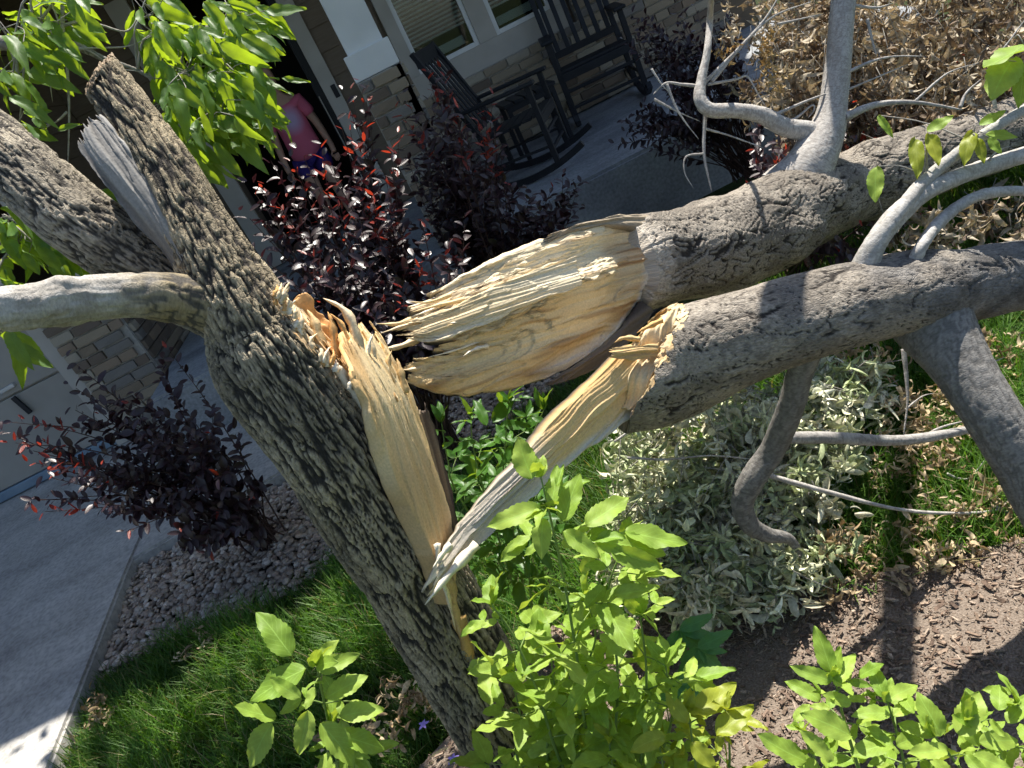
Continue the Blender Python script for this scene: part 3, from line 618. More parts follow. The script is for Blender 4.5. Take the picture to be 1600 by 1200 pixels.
CREAM, PALE, GOLD, ORNG, BRWN, GREYW = (.78, .62, .40), (.86, .77, .60), (.60, .41, .19), (.68, .38, .14), (.23, .125, .055), (.40, .385, .36)
def slab(name, A, Bm, parent, nrm_dir, bulge=None, thick=.02, nu=110, nv=80, jag=.25, jagn=9, fib=.003, fw=.0045, ledge=.006, seed=1, colfn=None, barkback=True, tip=.25, root_thick=1.0, jagf=None):
    """torn half of a limb: fibrous front between two edges, ragged far end, bark on its back"""
    A = spline(np.array(A), nu); Bq = spline(np.array(Bm), nu)
    v = np.linspace(0, 1, nv); g = np.random.RandomState(seed)
    def rag(E, sd):
        q = np.linspace(0, 1, nu)*np.linalg.norm(np.diff(E, axis=0), axis=1).sum(); o_ = fbm(np.stack([q/.03, q*0, q*0], -1), sd, 3)*.0026*(np.linspace(0, 1, nu) > .02)
        return E+nrm(Bq-A)*np.minimum(o_, .2*np.linalg.norm(Bq-A, axis=1))[:, None]
    A, Bq = rag(A, seed+50), rag(Bq, seed+51)
    blk = np.interp(v*jagn, np.arange(jagn+2), g.rand(jagn+2)); blk2 = g.rand(jagn*3+2)[(v*jagn*3).astype(int)]; fin = g.rand(nv)
    cut = jag*np.clip(.45*blk+.35*blk2+.2*fin, 0, 1)
    if jagf is not None: cut = cut*jagf(v)
    u = np.linspace(0, 1, nu); U = u[:, None]*(1-cut)[None]
    def samp(E, U): 
        x = U*(nu-1); i = np.clip(x.astype(int), 0, nu-2); f = (x-i)[..., None]; return E[i]*(1-f)+E[i+1]*f
    a, bq = samp(A, U), samp(Bq, U); w = np.linalg.norm(bq-a, axis=-1); Lg = np.linalg.norm(np.diff((A+Bq)/2, axis=0), axis=1).sum()
    d = np.cross(bq-a, samp(np.gradient((A+Bq)/2, axis=0), U)); d = nrm(d); d = d*np.sign((d*np.asarray(nrm_dir)).sum(-1, keepdims=True)+1e-9)
    base = a+(bq-a)*v[None, :, None]
    gd = nrm((A[-1]+Bq[-1])-(A[0]+Bq[0])); cd = nrm(np.cross(gd, d.reshape(-1, 3).mean(0)))     # the grain runs straight
    pg, pc_ = base@gd, base@cd
    X = np.stack([pc_/fw, pg/.16, U*0], -1)
    X[..., 0] += vn(np.stack([pg/.06, pc_/.04, U*0], -1), seed+2)*.7
    f1 = vn(X, seed); f2 = .7*vn(X*np.array([.17, .40, 1]), seed+4)+.5*vn(X*np.array([.37, .8, 1]), seed+14); f3 = vn(X*np.array([2.2, 2.0, 1]), seed+6)
    led = np.round(f2*2.6+.25*f1)/2.6
    hgt = fib*(f1*.8+f3*.4)+ledge*led
    if bulge is not None: hgt = hgt+bulge(U, v[None]+0*U)
    edge = sstep(0, .03, v)*sstep(0, .03, 1-v); hgt = hgt*(.4+.6*edge)[None]
    front = base+d*hgt[..., None]
    tt = thick*(1-(1-tip)*sstep(.35, 1, u))[:, None]*(.45+.55*np.sqrt(np.clip(4*v*(1-v), 0, 1)))[None]
    if root_thick != 1: tt = tt*(1+(root_thick-1)*(1-u))[:, None]
    tt = np.maximum(tt, .0015); tt[-1] = .001
    back = front-d*(tt+np.maximum(hgt, 0)*.6)[..., None]
    if barkback:
        bn = vn(np.stack([v[None]*w/.012, U*Lg/.06, U*0], -1), seed+9); back = back-d*(.004*sstep(.02, .4, np.abs(bn)))[..., None]
    if colfn is None: C = mixc(CREAM, GOLD, np.clip(.5+.7*f2, 0, 1))
    else: C = colfn(U, v[None]+0*U, f1, f2, f3)
    Cb = mixc(DRK, TAN, sstep(-.2, .4, f2)*.6) if barkback else C
    V = np.concatenate([front.reshape(-1, 3), back.reshape(-1, 3)]); CC = np.concatenate([C.reshape(-1, 3), Cb.reshape(-1, 3)])
    i = np.arange(nu-1)[:, None]; j = np.arange(nv-1)[None]; o = nu*nv
    q1 = np.stack([i*nv+j, i*nv+j+1, (i+1)*nv+j+1, (i+1)*nv+j], -1).reshape(-1, 4); q2 = q1[:, ::-1]+o
    i = np.arange(nu-1); s0 = np.stack([i*nv, (i+1)*nv, (i+1)*nv+o, i*nv+o], -1); s1 = np.stack([i*nv+nv-1+o, (i+1)*nv+nv-1+o, (i+1)*nv+nv-1, i*nv+nv-1], -1)
    j = np.arange(nv-1); e0 = np.stack([j+o, j+1+o, j+1, j], -1); e1 = np.stack([(nu-1)*nv+j, (nu-1)*nv+j+1, (nu-1)*nv+j+1+o, (nu-1)*nv+j+o], -1)
    F = np.concatenate([q1, q2, s0, s1, e0, e1]); mi = np.zeros(len(F), int)
    if barkback: mi[len(q1):len(q1)+len(q2)] = 1
    return obj(name, mk_mesh(name, V, F, CC, [M_wood, M_bark], True, mi), parent)
def splinter(parent, pts, w, t=.003, c=CREAM, name='splinter'):
    """one thin shard: flat tapering strip with a bend"""
    P = spline(np.array([at(*p) for p in pts]), 12); T = nrm(np.gradient(P, axis=0)); view = nrm(P-Cp); side = nrm(np.cross(T, view)); up = np.cross(side, T)
    k = np.linspace(0, 1, 12); ww = (w*(1-k**1.5)*.5+.0004)*(1+.25*np.sin(k*17+w*900)); V = []
    for sx, sz in ((-1, 0), (0, 1), (1, .2), (0, -1)): V.append(P+side*(sx*ww)[:, None]+up*(sz*t*(1-.8*k))[:, None])
    V = np.stack(V, 1).reshape(-1, 3); F = [(i*4+j, i*4+(j+1) % 4, (i+1)*4+(j+1) % 4, (i+1)*4+j) for i in range(11) for j in range(4)]+[(3, 2, 1, 0), (44, 45, 46, 47)]
    C = np.tile(np.array(c), (len(V), 1))*(.85+.3*np.random.RandomState(int(w*1e5)).rand(len(V), 1))
    return obj(name, mk_mesh(name, V, F, C, M_wood, True), parent)

# ---- the standing tree
TB = at(800, 1235, 1.56); tree = thing('broken_tree', (TB[0], TB[1], 0), 'standing furrowed tree trunk split open with pale torn wood and a jagged stub', 'tree')
rimA, rimB = at(430, 462, 1.13), at(568, 622, 1.17); rn = np.cross(rimB-rimA, at(520, 500, 1.30)-rimA); rn = rn*np.sign(rn@np.array([.4, 0, .8]))
trunk_pts = [(895, 1345, 1.66, 72), (840, 1241, 1.57, 72), (763, 1106, 1.47, 69), (704, 996, 1.41, 73), (646, 896, 1.35, 79), (586, 799, 1.29, 84), (529, 711, 1.235, 86), (472, 632, 1.20, 87), (430, 568, 1.185, 90), (404, 530, 1.185, 80), (380, 490, 1.185, 60), (362, 455, 1.185, 34)]
bark_tube('trunk', trunk_pts, tree, res=.0019, amp=.0072, cw=.30, weave=1.3, plate=(.0054, .10), seed=3, lump=.05, twist=.9, clips=[(rimA, rn, .010, (CREAM, ORNG))], cols=((.052, .047, .042), (.50, .42, .29)))
tA, tB = at(167, 98, 1.2), at(128, 160, 1.19); tn = np.cross(tB-tA, at(160, 130, 1.35)-tA); tn = tn*np.sign(tn@np.array([0, 0, 1.]))
bark_tube('broken_stem', [(500, 690, 1.24, 60), (440, 585, 1.19, 74), (385, 492, 1.165, 68), (338, 412, 1.16, 58), (302, 345, 1.165, 50), (264, 275, 1.17, 45), (227, 215, 1.18, 40), (192, 165, 1.19, 37), (155, 112, 1.20, 33), (130, 70, 1.21, 30)], tree, res=.0019, amp=.0058, cw=.27, weave=1.3, plate=(.0056, .075), seed=11, lump=.06, twist=.5, clips=[(tA, tn, .006, ((.30, .21, .13), (.44, .34, .22)))])
bark_tube('stem', [(440, 560, 1.22, 30), (345, 492, 1.22, 42), (272, 446, 1.22, 50), (205, 402, 1.215, 54), (130, 348, 1.21, 57), (60, 288, 1.22, 55), (0, 238, 1.24, 53), (-90, 160, 1.28, 48), (-230, 30, 1.38, 42), (-380, -120, 1.5, 34), (-520, -330, 1.65, 24)], tree, res=.0020, amp=.0056, cw=.27, weave=1.4, plate=(.0056, .065), seed=17, lump=.06, twist=.6, cols=((.070, .063, .056), (.46, .40, .31)))
def grey_fade(C, s, th, X, h):
    k = sstep(.30, .52, s+.05*vn(X/.02, 77))+0*th
    g = mixc((.38, .35, .31), (.52, .49, .45), sstep(-.5, .6, fbm(X/np.array([.02, .02, .03]), 71, 3)))
    return C*(1-k[..., None])+g*k[..., None]
bark_tube('side_branch', [(420, 520, 1.20, 34), (355, 486, 1.16, 40), (280, 466, 1.115, 39), (200, 461, 1.07, 36), (110, 470, 1.03, 37), (40, 479, 1.0, 37), (-60, 488, .97, 36), (-220, 500, .94, 34)], tree, res=.0026, amp=.0022, plate=(.012, .03), seed=23, lump=.09, colfn=grey_fade, mat=M_smooth, cols=((.10, .09, .078), (.36, .29, .18)), knots=((.56, 4.2, .014, .008), (.56, 1.0, .014, .008)))
def greywood(U, v, f1, f2, f3): return mixc((.17, .155, .14), (.40, .38, .35), np.clip(.5+.5*f1+.4*f2, 0, 1))
slab('dead_wood', [at(316, 470, 1.13), at(258, 402, 1.135), at(200, 335, 1.13), at(150, 272, 1.13), at(114, 222, 1.14)], [at(330, 445, 1.11), at(274, 352, 1.12), at(232, 285, 1.13), at(185, 212, 1.145), at(140, 158, 1.16)], tree, -Fv, lambda U, v: .006*np.sin(v*math.pi), .03, nu=100, nv=50, jag=.16, fib=.0018, fw=.006, ledge=.004, seed=41, colfn=greywood, barkback=False, tip=.6)
# torn wood of the trunk
def slabcol(U, v, f1, f2, f3):
    c = mixc((.74, .50, .22), (.84, .66, .38), np.clip(.5+.5*f1+.5*f2, 0, 1)); c = mixc(c, (.40, .22, .09), np.clip(sstep(.15, .6, f2)*sstep(.75, .25, U)*.75, 0, 1)) if False else c*(1-.0)
    st = np.clip(sstep(.1, .55, f2)*(1-sstep(.35, .7, U))*.6, 0, 1); c = c*(1-st[..., None])+np.array((.42, .24, .10))*st[..., None]
    og = np.clip(sstep(.55, .9, U)*(1-sstep(.15, .4, v))*.7, 0, 1); return c*(1-og[..., None])+np.array(ORNG)*og[..., None]
sA = [at(704, 945, 1.265), at(672, 880, 1.225), at(630, 800, 1.185), at(590, 710, 1.15), at(566, 630, 1.135), at(535, 560, 1.14), at(500, 482, 1.16)]
sB = [at(712, 925, 1.285), at(706, 850, 1.275), at(694, 775, 1.265), at(668, 690, 1.25), at(642, 610, 1.24), at(612, 548, 1.235), at(556, 470, 1.23)]
slab('torn_slab', sA, sB, tree, -Fv*.8+Rv*.6, lambda U, v: .010*(1-v)+.004*np.sin(U*5), .045, nu=170, nv=100, jag=.28, jagn=6, fib=.0018, fw=.0070, ledge=.0034, seed=52, colfn=slabcol, barkback=False, tip=.18)
slab('torn_rim', [at(576, 630, 1.16), at(536, 584, 1.15), at(495, 540, 1.145), at(461, 496, 1.145), at(432, 452, 1.145)], [at(618, 632, 1.20), at(582, 580, 1.21), at(545, 535, 1.215), at(512, 505, 1.21), at(465, 462, 1.19)], tree, Uv*.5-Fv*.6, lambda U, v: -.022*np.sin(v*math.pi)+.004*np.sin(U*29), .03, nu=110, nv=70, jag=.05, fib=.009, fw=.009, ledge=.014, seed=61, colfn=lambda U, v, f1, f2, f3: mixc((.86, .76, .58), (.70, .40, .16), np.clip(sstep(.2, .65, v)+.4*f2, 0, 1)), barkback=False, tip=.8)
slab('torn_shard', [at(505, 600, 1.20), at(475, 555, 1.20), at(450, 510, 1.195), at(430, 462, 1.19)], [at(560, 590, 1.215), at(530, 540, 1.215), at(500, 505, 1.21), at(470, 480, 1.20)], tree, -Fv, None, .012, nu=60, nv=50, jag=.42, jagn=5, fib=.002, ledge=.005, seed=66, colfn=lambda U, v, f1, f2, f3: mixc(ORNG, (.80, .60, .34), np.clip(.5+.6*f2, 0, 1)), barkback=False)
for p, w, c in (
    ([(560, 560, 1.18), (552, 510, 1.175), (535, 482, 1.175), (505, 466, 1.18)], .020, CREAM), ([(548, 560, 1.17), (535, 510, 1.165), (516, 490, 1.16)], .012, ORNG),
    ([(525, 560, 1.16), (520, 510, 1.16), (512, 487, 1.165)], .014, ORNG), ([(500, 545, 1.15), (492, 505, 1.15), (480, 484, 1.155)], .020, (.72, .5, .25)),
    ([(590, 590, 1.2), (582, 545, 1.195), (578, 520, 1.2)], .013, CREAM), ([(615, 600, 1.21), (607, 565, 1.21), (612, 548, 1.215)], .012, GOLD), ([(470, 525, 1.14), (455, 485, 1.14), (440, 462, 1.145)], .028, (.75, .6, .38)),
    ([(632, 615, 1.22), (626, 580, 1.22), (620, 560, 1.225)], .014, GOLD), ([(572, 575, 1.185), (577, 538, 1.185), (583, 522, 1.19)], .008, PALE),
    ([(700, 905, 1.245), (712, 960, 1.28), (722, 1000, 1.31)], .020, GOLD), ([(716, 965, 1.29), (735, 1030, 1.335), (752, 1085, 1.38)], .022, (.55, .34, .12)),
    ([(690, 870, 1.22), (700, 930, 1.25), (712, 985, 1.29)], .012, CREAM), ([(683, 850, 1.20), (690, 900, 1.225), (704, 950, 1.26)], .010, PALE), ([(728, 1010, 1.33), (745, 1075, 1.375), (770, 1130, 1.41)], .014, (.46, .27, .10))):
    splinter(tree, p, w, .004, c)
slab('bark_strip', [at(712, 880, 1.30), at(696, 790, 1.30), at(668, 700, 1.29), at(645, 632, 1.28)], [at(722, 860, 1.31), at(706, 770, 1.31), at(684, 690, 1.30), at(662, 625, 1.29)], tree, -Fv, None, .01, nu=50, nv=14, jag=.12, fib=.001, ledge=.002, seed=71, colfn=lambda U, v, f1, f2, f3: mixc((.10, .07, .05), (.26, .19, .12), np.clip(.5+f1, 0, 1)))

g = np.random.RandomState(12)
for k in range(34):     # frayed chips standing along the torn rim
    f = g.rand(); x = np.interp(f, [0, .35, .7, 1], [430, 470, 520, 566])+g.uniform(-4, 10); y = np.interp(f, [0, .35, .7, 1], [462, 528, 580, 622])+g.uniform(-8, 8); d0 = 1.12+.03*f; L = g.uniform(10, 26)
    splinter(tree, [(x, y+4, d0), (x+g.uniform(-2, 6), y-L*.5, d0), (x+g.uniform(-4, 10), y-L, d0+.01)], g.uniform(.004, .012), .003, [PALE, CREAM, (.80, .62, .38), ORNG][k % 4])
# ---- the upper fallen limb
LB = at(1300, 320, 1.8); limb_hi = thing('fallen_limb', (LB[0], LB[1], 0), 'upper fallen limb ending in a broad mass of pale splintered wood', 'limb', 'fallen limbs torn from the tree')
BARK2 = ((.050, .043, .038), (.37, .325, .27))
def lip(C, s, th, X, h):
    k = (1-sstep(.0, .02, s+.006*vn(X/.01, 5)))+0*th; return C*(1-k[..., None])+np.array((.62, .55, .46))*k[..., None]
bark_tube('limb', [(968, 420, 1.68, 72), (1010, 410, 1.74, 77), (1060, 400, 1.84, 73), (1130, 384, 1.99, 73), (1220, 344, 2.18, 68), (1320, 298, 2.37, 58), (1420, 262, 2.50, 53), (1520, 228, 2.62, 50), (1620, 192, 2.74, 48), (1800, 120, 3.0, 40), (2000, 50, 3.4, 28)], limb_hi, res=.0027, amp=.0060, cw=.11, weave=2.0, plate=(.0115, .075), seed=31, lump=.10, twist=.4, colfn=lip, cols=BARK2)
def ridgeb(U, v):      # an upper facet, a broken shelf, and a flat lower facet
    wob = .07*vn(np.stack([U*7, v*0, U*0], -1), 311)+.035*vn(np.stack([U*26, v*0, U*0], -1), 312)
    rv = .46+.05*U+wob; up = v/rv; low = (1-v)/(1-rv)
    stp = np.round(2.6*vn(np.stack([v*6-U*2.0, U*2.6, U*0], -1), 301))/2.6
    hollow = .045*np.exp(-((U-.12)/.075)**2-((v-.36)/.24)**2)
    return np.where(v < rv, .030+.030*up, .052*low**.55-.004)*(1-.35*U)+.011*stp*(v > .05)-hollow
def hicol(U, v, f1, f2, f3):
    c = mixc((.84, .68, .40), (.70, .47, .20), np.clip(.5+.5*f2+.35*f1, 0, 1))
    up = sstep(.5, .42, v) if False else 1-sstep(.40, .52, v)
    c = c*(1-.55*up[..., None])+np.array((.86, .78, .60))*.55*up[..., None]  # upper facet painted paler, sunlight put into the wood colour
    low = sstep(.55, .75, v); cr = np.clip(low*sstep(.25, .6, f2)*.8, 0, 1); c = c*(1-cr[..., None])+np.array((.40, .25, .12))*cr[..., None]
    fil = np.clip(sstep(.62, .72, f1)*.55, 0, 1); c = c*(1-fil[..., None])+np.array((.34, .20, .09))*fil[..., None]
    rt = np.clip((1-sstep(.05, .28, U+.10*f2))*(.55+.5*f1), 0, .9)*sstep(.12, .35, v); c = c*(1-rt[..., None])+np.array((.40, .22, .09))*rt[..., None]
    rim = np.clip((1-sstep(.0, .055, U+.015*f2))+sstep(.86, .95, v+.03*f2)*(1-sstep(.40, .6, U))*.8, 0, 1); return c*(1-rim[..., None])+np.array((.72, .68, .60))*rim[..., None]
hA = [at(994, 350, 1.68), at(940, 349, 1.62), at(880, 363, 1.56), at(800, 392, 1.50), at(735, 425, 1.45), at(680, 455, 1.43), at(600, 484, 1.41)]
hB = [at(990, 482, 1.66), at(955, 528, 1.59), at(900, 566, 1.53), at(850, 592, 1.48), at(785, 606, 1.42), at(700, 616, 1.39), at(610, 588, 1.37)]
slab('torn_wood', hA, hB, limb_hi, -Fv, ridgeb, .10, nu=230, nv=190, jag=.27, jagn=7, fib=.0024, fw=.0056, ledge=.0085, seed=88, jagf=lambda v: 1-.65*sstep(.66, .8, v), colfn=hicol, tip=.12)
slab('torn_shard', [at(900, 400, 1.48), at(830, 425, 1.44), at(750, 458, 1.39), at(680, 490, 1.37), at(598, 515, 1.35)], [at(910, 445, 1.47), at(840, 470, 1.43), at(760, 505, 1.38), at(690, 532, 1.36), at(600, 532, 1.35)], limb_hi, -Fv, None, .02, nu=110, nv=50, jag=.30, jagn=5, fib=.0024, ledge=.005, seed=91, colfn=lambda U, v, f1, f2, f3: mixc((.85, .76, .57), (.74, .58, .34), np.clip(.5+.7*f2, 0, 1)), barkback=False, tip=.1)
g = np.random.RandomState(5)
for k in range(13):
    x = g.uniform(618, 760); y = np.interp(x, [630, 740], [510, 470])+g.uniform(-30, 85); L = g.uniform(35, 80)
    splinter(limb_hi, [(x+L*.6, y-L*.16, 1.40), (x, y+g.uniform(-4, 4), 1.375), (x-L*.5, y+L*.12+g.uniform(-6, 6), 1.36)], g.uniform(.004, .015), .003, [CREAM, PALE, (.74, .56, .30)][k % 3])
slab('bark_lip', [at(1060, 345, 1.76), at(1010, 335, 1.66), at(960, 338, 1.60), at(900, 352, 1.54), at(835, 378, 1.49)], [at(1060, 372, 1.74), at(1010, 362, 1.64), at(960, 352, 1.59), at(900, 362, 1.535), at(835, 388, 1.485)], limb_hi, -Fv, None, .02, nu=70, nv=16, jag=.2, fib=.003, ledge=.004, seed=99, colfn=lambda U, v, f1, f2, f3: mixc((.12, .095, .075), (.38, .31, .22), np.clip(.5+.6*f2, 0, 1)))
slab('bark_lip', [at(1006, 470, 1.63), at(975, 512, 1.59), at(935, 548, 1.545), at(890, 580, 1.505), at(845, 602, 1.46)], [at(1022, 486, 1.65), at(990, 528, 1.61), at(948, 562, 1.565), at(898, 592, 1.52), at(845, 606, 1.455)], limb_hi, -Fv, None, .018, nu=70, nv=16, jag=.1, fib=.003, ledge=.004, seed=131, colfn=lambda U, v, f1, f2, f3: mixc((.07, .058, .05), (.24, .19, .14), np.clip(.4+.6*f2, 0, 1)))
SM = ((.36, .33, .30), (.52, .49, .45))
def branch(parent, pts, seed, res=.003, amp=.0009, cols=SM, name='branch', taper=False, lump=.07):
    return bark_tube(name, pts, parent, res=res, amp=amp, plate=(.01, .014), seed=seed, lump=lump, mat=M_smooth, cols=cols, end_taper=taper)
up_w = np.vstack([px_path([(1240, 300, 2.24, 52), (1263, 262, 2.22, 40), (1290, 208, 2.22, 29), (1302, 160, 2.22, 22), (1310, 90, 2.22, 20), (1317, 10, 2.22, 18), (1326, -80, 2.24, 18)]), [(1.47, 2.42, 1.42, .034), (1.52, 2.56, 1.75, .035), (1.38, 2.42, 1.95, .036), (1.15, 2.12, 2.0, .036), (.92, 1.82, 2.0, .035), (.72, 1.56, 1.95, .032), (.55, 1.35, 1.9, .02)]])  # stretch beyond the frame added, arched over to cast a shadow band on the mulch
bark_tube('branch', up_w, limb_hi, res=.003, amp=.0009, plate=(.01, .014), seed=201, lump=.07, mat=M_smooth, cols=SM, world=True, end_taper=True)
branch(limb_hi, [(1300, 215, 2.22, 18), (1262, 206, 2.21, 16), (1225, 198, 2.20, 14), (1190, 180, 2.19, 13), (1150, 173, 2.18, 12), (1110, 172, 2.17, 11), (1094, 155, 2.17, 10), (1096, 125, 2.18, 8), (1105, 80, 2.19, 6), (1110, 20, 2.20, 5), (1114, -60, 1.8, 4)], 202)
def twig(parent, pts, r=2.2, d=None, seed=1, cols=SM, name='twig'):
    Q = [(p[0], p[1], p[2] if len(p) > 2 else d, r*(1-.78*i/max(1, len(pts)-1))) for i, p in enumerate(pts)]
    return branch(parent, Q, seed, .0024, .0004, cols, name, True, .12)
for k, (p, r) in enumerate((([(1320, 183), (1368, 164), (1430, 160), (1505, 172)], 6), ([(1100, 130), (1150, 80), (1195, 30), (1225, -20)], 3.5), ([(1112, 128), (1165, 65), (1210, 25), (1270, 2)], 3), ([(1106, 132), (1150, 124), (1168, 120), (1185, 148), (1200, 172)], 2.5), ([(1093, 135), (1065, 132), (1040, 130), (1020, 148)], 3.2), ([(1042, 132), (1060, 175), (1092, 218)], 2.6), ([(1022, 155), (1060, 175), (1095, 190)], 2.2), ([(1098, 200), (1140, 212), (1195, 232)], 2.4), ([(1205, 182), (1260, 158), (1300, 143)], 3), ([(1205, 185), (1238, 187), (1268, 165), (1272, 172), (1262, 185)], 2.4), ([(1320, 115), (1365, 95), (1400, 88), (1445, 88)], 3), ([(1325, 140), (1360, 125), (1420, 100)], 2.4), ([(1100, 240), (1072, 245), (1070, 270), (1084, 295)], 2.2), ([(1102, 175), (1100, 240), (1112, 300)], 4), ([(1330, 8), (1370, 12), (1395, 5)], 3), ([(1355, 30), (1362, 60), (1370, 90)], 3), ([(1430, 158), (1480, 115), (1530, 98)], 2.6), ([(1500, 168), (1510, 145), (1535, 122)], 3), ([(1215, 38), (1250, 30), (1285, 22)], 2.4), ([(1018, 108), (1034, 132), (1052, 150)], 1.8))):
    twig(limb_hi, [(x, y, 2.20) for x, y in p], r, None, 300+k)

# ---- the lower fallen limb
LB2 = at(1350, 490, 1.55); limb_lo = thing('fallen_limb', (LB2[0], LB2[1], 0), 'lower fallen limb in front, its long torn tail pointing at the trunk', 'limb', 'fallen limbs torn from the tree')
eA, eB = at(1062, 472, 1.37), at(985, 650, 1.325); en = np.cross(eB-eA, at(985, 548, 1.48)-eA); en = en*np.sign(en@(-Rv))
def lowcol(C, s, th, X, h):
    g = mixc((.115, .11, .108), (.23, .222, .215), sstep(-.4, .5, fbm(X/np.array([.03, .03, .05]), 88, 3))); k = sstep(.16, .50, s+.14*fbm(X/.05, 90, 2))+0*th; k = k*.92
    return C*(1-k[..., None])+g*k[..., None]
bark_tube('limb', [(950, 610, 1.39, 70), (1010, 585, 1.40, 80), (1060, 562, 1.405, 82), (1130, 540, 1.40, 77), (1210, 514, 1.40, 70), (1300, 488, 1.40, 66), (1390, 466, 1.41, 65), (1445, 456, 1.42, 69), (1500, 446, 1.435, 58), (1560, 436, 1.46, 53), (1640, 424, 1.50, 50), (1800, 400, 1.62, 44), (1960, 380, 1.8, 34)], limb_lo, res=.0026, amp=.0034, cw=.06, weave=2.2, plate=(.0120, .10), seed=37, lump=.10, twist=.3, clips=[(eA, en, .010, ((.80, .66, .42), (.62, .42, .20)))], colfn=lowcol, cols=BARK2, knots=((.33, 4.0, .025, .010), (.62, 2.2, .03, .010)))
def tailcol(U, v, f1, f2, f3):
    c = mixc((.60, .50, .36), (.46, .42, .36), np.clip(.5+.6*f2+.3*f1, 0, 1)); k = 1-sstep(.30, .46, U); c = c*(1-k[..., None])+mixc((.68, .43, .17), (.76, .55, .27), np.clip(.5+.6*f2, 0, 1))*k[..., None]
    t = sstep(.80, .9, U); c = c*(1-t[..., None])+np.array((.80, .68, .46))*t[..., None]
    ed = np.clip(sstep(.78, .93, v+.05*f2)*(1-sstep(.45, .6, U))*.85, 0, 1); c = c*(1-ed[..., None])+np.array((.60, .57, .52))*ed[..., None]
    st = np.clip(sstep(.62, .8, f1)*.5, 0, 1); return c*(1-st[..., None])+np.array((.20, .13, .08))*st[..., None]
tA_ = [at(985, 538, 1.355), at(930, 586, 1.335), at(872, 645, 1.31), at(815, 708, 1.285), at(760, 768, 1.26), at(712, 825, 1.235), at(682, 878, 1.21), at(654, 942, 1.19)]
tB_ = [at(1004, 640, 1.36), at(948, 680, 1.335), at(892, 722, 1.315), at(840, 770, 1.285), at(792, 815, 1.26), at(745, 858, 1.235), at(703, 902, 1.21), at(660, 948, 1.19)]
slab('torn_wood', tA_, tB_, limb_lo, -Fv, lambda U, v: .010*(v < .55)*(1-.5*U)+.006*np.sin(U*7), .060, nu=210, nv=80, jag=.14, jagn=4, fib=.0018, fw=.0055, ledge=.0050, seed=107, colfn=tailcol, tip=.14)
slab('torn_shard', [at(1062, 478, 1.35), at(1045, 540, 1.335), at(1015, 600, 1.33), at(992, 645, 1.335)], [at(1010, 512, 1.355), at(990, 552, 1.345), at(975, 600, 1.345), at(970, 640, 1.345)], limb_lo, -Fv, lambda U, v: .008*np.sin(U*13), .03, nu=70, nv=34, jag=.05, fib=.004, fw=.006, ledge=.008, seed=113, colfn=lambda U, v, f1, f2, f3: mixc((.84, .72, .48), (.60, .40, .18), np.clip(.4+.6*f2+.3*f1, 0, 1)), barkback=False, tip=.6)
slab('torn_shard', [at(1030, 535, 1.325), at(1000, 538, 1.32), at(972, 542, 1.32), at(948, 540, 1.325)], [at(1028, 556, 1.325), at(1000, 560, 1.318), at(972, 562, 1.318), at(946, 558, 1.325)], limb_lo, -Fv, None, .018, nu=40, nv=24, jag=.22, fib=.003, ledge=.004, seed=117, colfn=lambda U, v, f1, f2, f3: mixc((.62, .36, .13), (.76, .56, .28), np.clip(.5+.6*f2, 0, 1)), barkback=False, tip=.5)
for p, w, c in (([(705, 850, 1.20), (690, 868, 1.195), (676, 888, 1.19)], .012, PALE), ([(1000, 530, 1.33), (975, 528, 1.325), (960, 535, 1.325)], .010, GOLD), ([(745, 850, 1.225), (700, 900, 1.195), (664, 945, 1.18)], .018, PALE), ([(1035, 500, 1.335), (1010, 512, 1.33), (995, 520, 1.33)], .010, ORNG)):
    splinter(limb_lo, p, w, .004, c)
DG = ((.16, .15, .138), (.26, .245, .225))
branch(limb_lo, [(1392, 432, 1.47, 26), (1424, 464, 1.45, 52), (1460, 508, 1.415, 58), (1499, 567, 1.38, 47), (1545, 640, 1.35, 43), (1590, 712, 1.34, 42), (1640, 800, 1.33, 43), (1720, 940, 1.32, 40), (1800, 1100, 1.33, 36)], 211, cols=DG, amp=.0016)
branch(limb_lo, [(1262, 545, 1.42, 22), (1248, 590, 1.47, 20), (1236, 635, 1.52, 20), (1208, 700, 1.61, 20), (1176, 748, 1.64, 19), (1160, 786, 1.67, 17), (1172, 820, 1.69, 14), (1200, 836, 1.71, 11), (1232, 842, 1.73, 8), (1252, 868, 1.75, 5)], 212, cols=DG, amp=.0012)
branch(limb_lo, [(1226, 684, 1.61, 10), (1300, 684, 1.64, 9), (1370, 688, 1.67, 9), (1430, 686, 1.70, 8), (1500, 674, 1.73, 6), (1590, 655, 1.78, 4)], 213, cols=((.30, .28, .26), (.44, .42, .39)))
SM2 = ((.38, .36, .33), (.50, .48, .45))
branch(limb_lo, [(1345, 430, 1.40, 22), (1368, 380, 1.38, 17), (1402, 336, 1.39, 17), (1450, 298, 1.41, 14), (1520, 268, 1.43, 13), (1600, 242, 1.44, 13), (1720, 205, 1.46, 11)], 214, cols=SM2)
branch(limb_lo, [(1352, 420, 1.39, 14), (1382, 362, 1.37, 12), (1415, 318, 1.38, 11), (1450, 278, 1.41, 10), (1520, 222, 1.41, 9), (1600, 172, 1.42, 8), (1700, 110, 1.44, 6)], 215, cols=SM2)
branch(limb_lo, [(1425, 420, 1.39, 12), (1440, 385, 1.37, 9), (1470, 345, 1.42, 9), (1515, 312, 1.42, 8), (1560, 300, 1.42, 8), (1640, 298, 1.43, 7)], 216, cols=SM2)
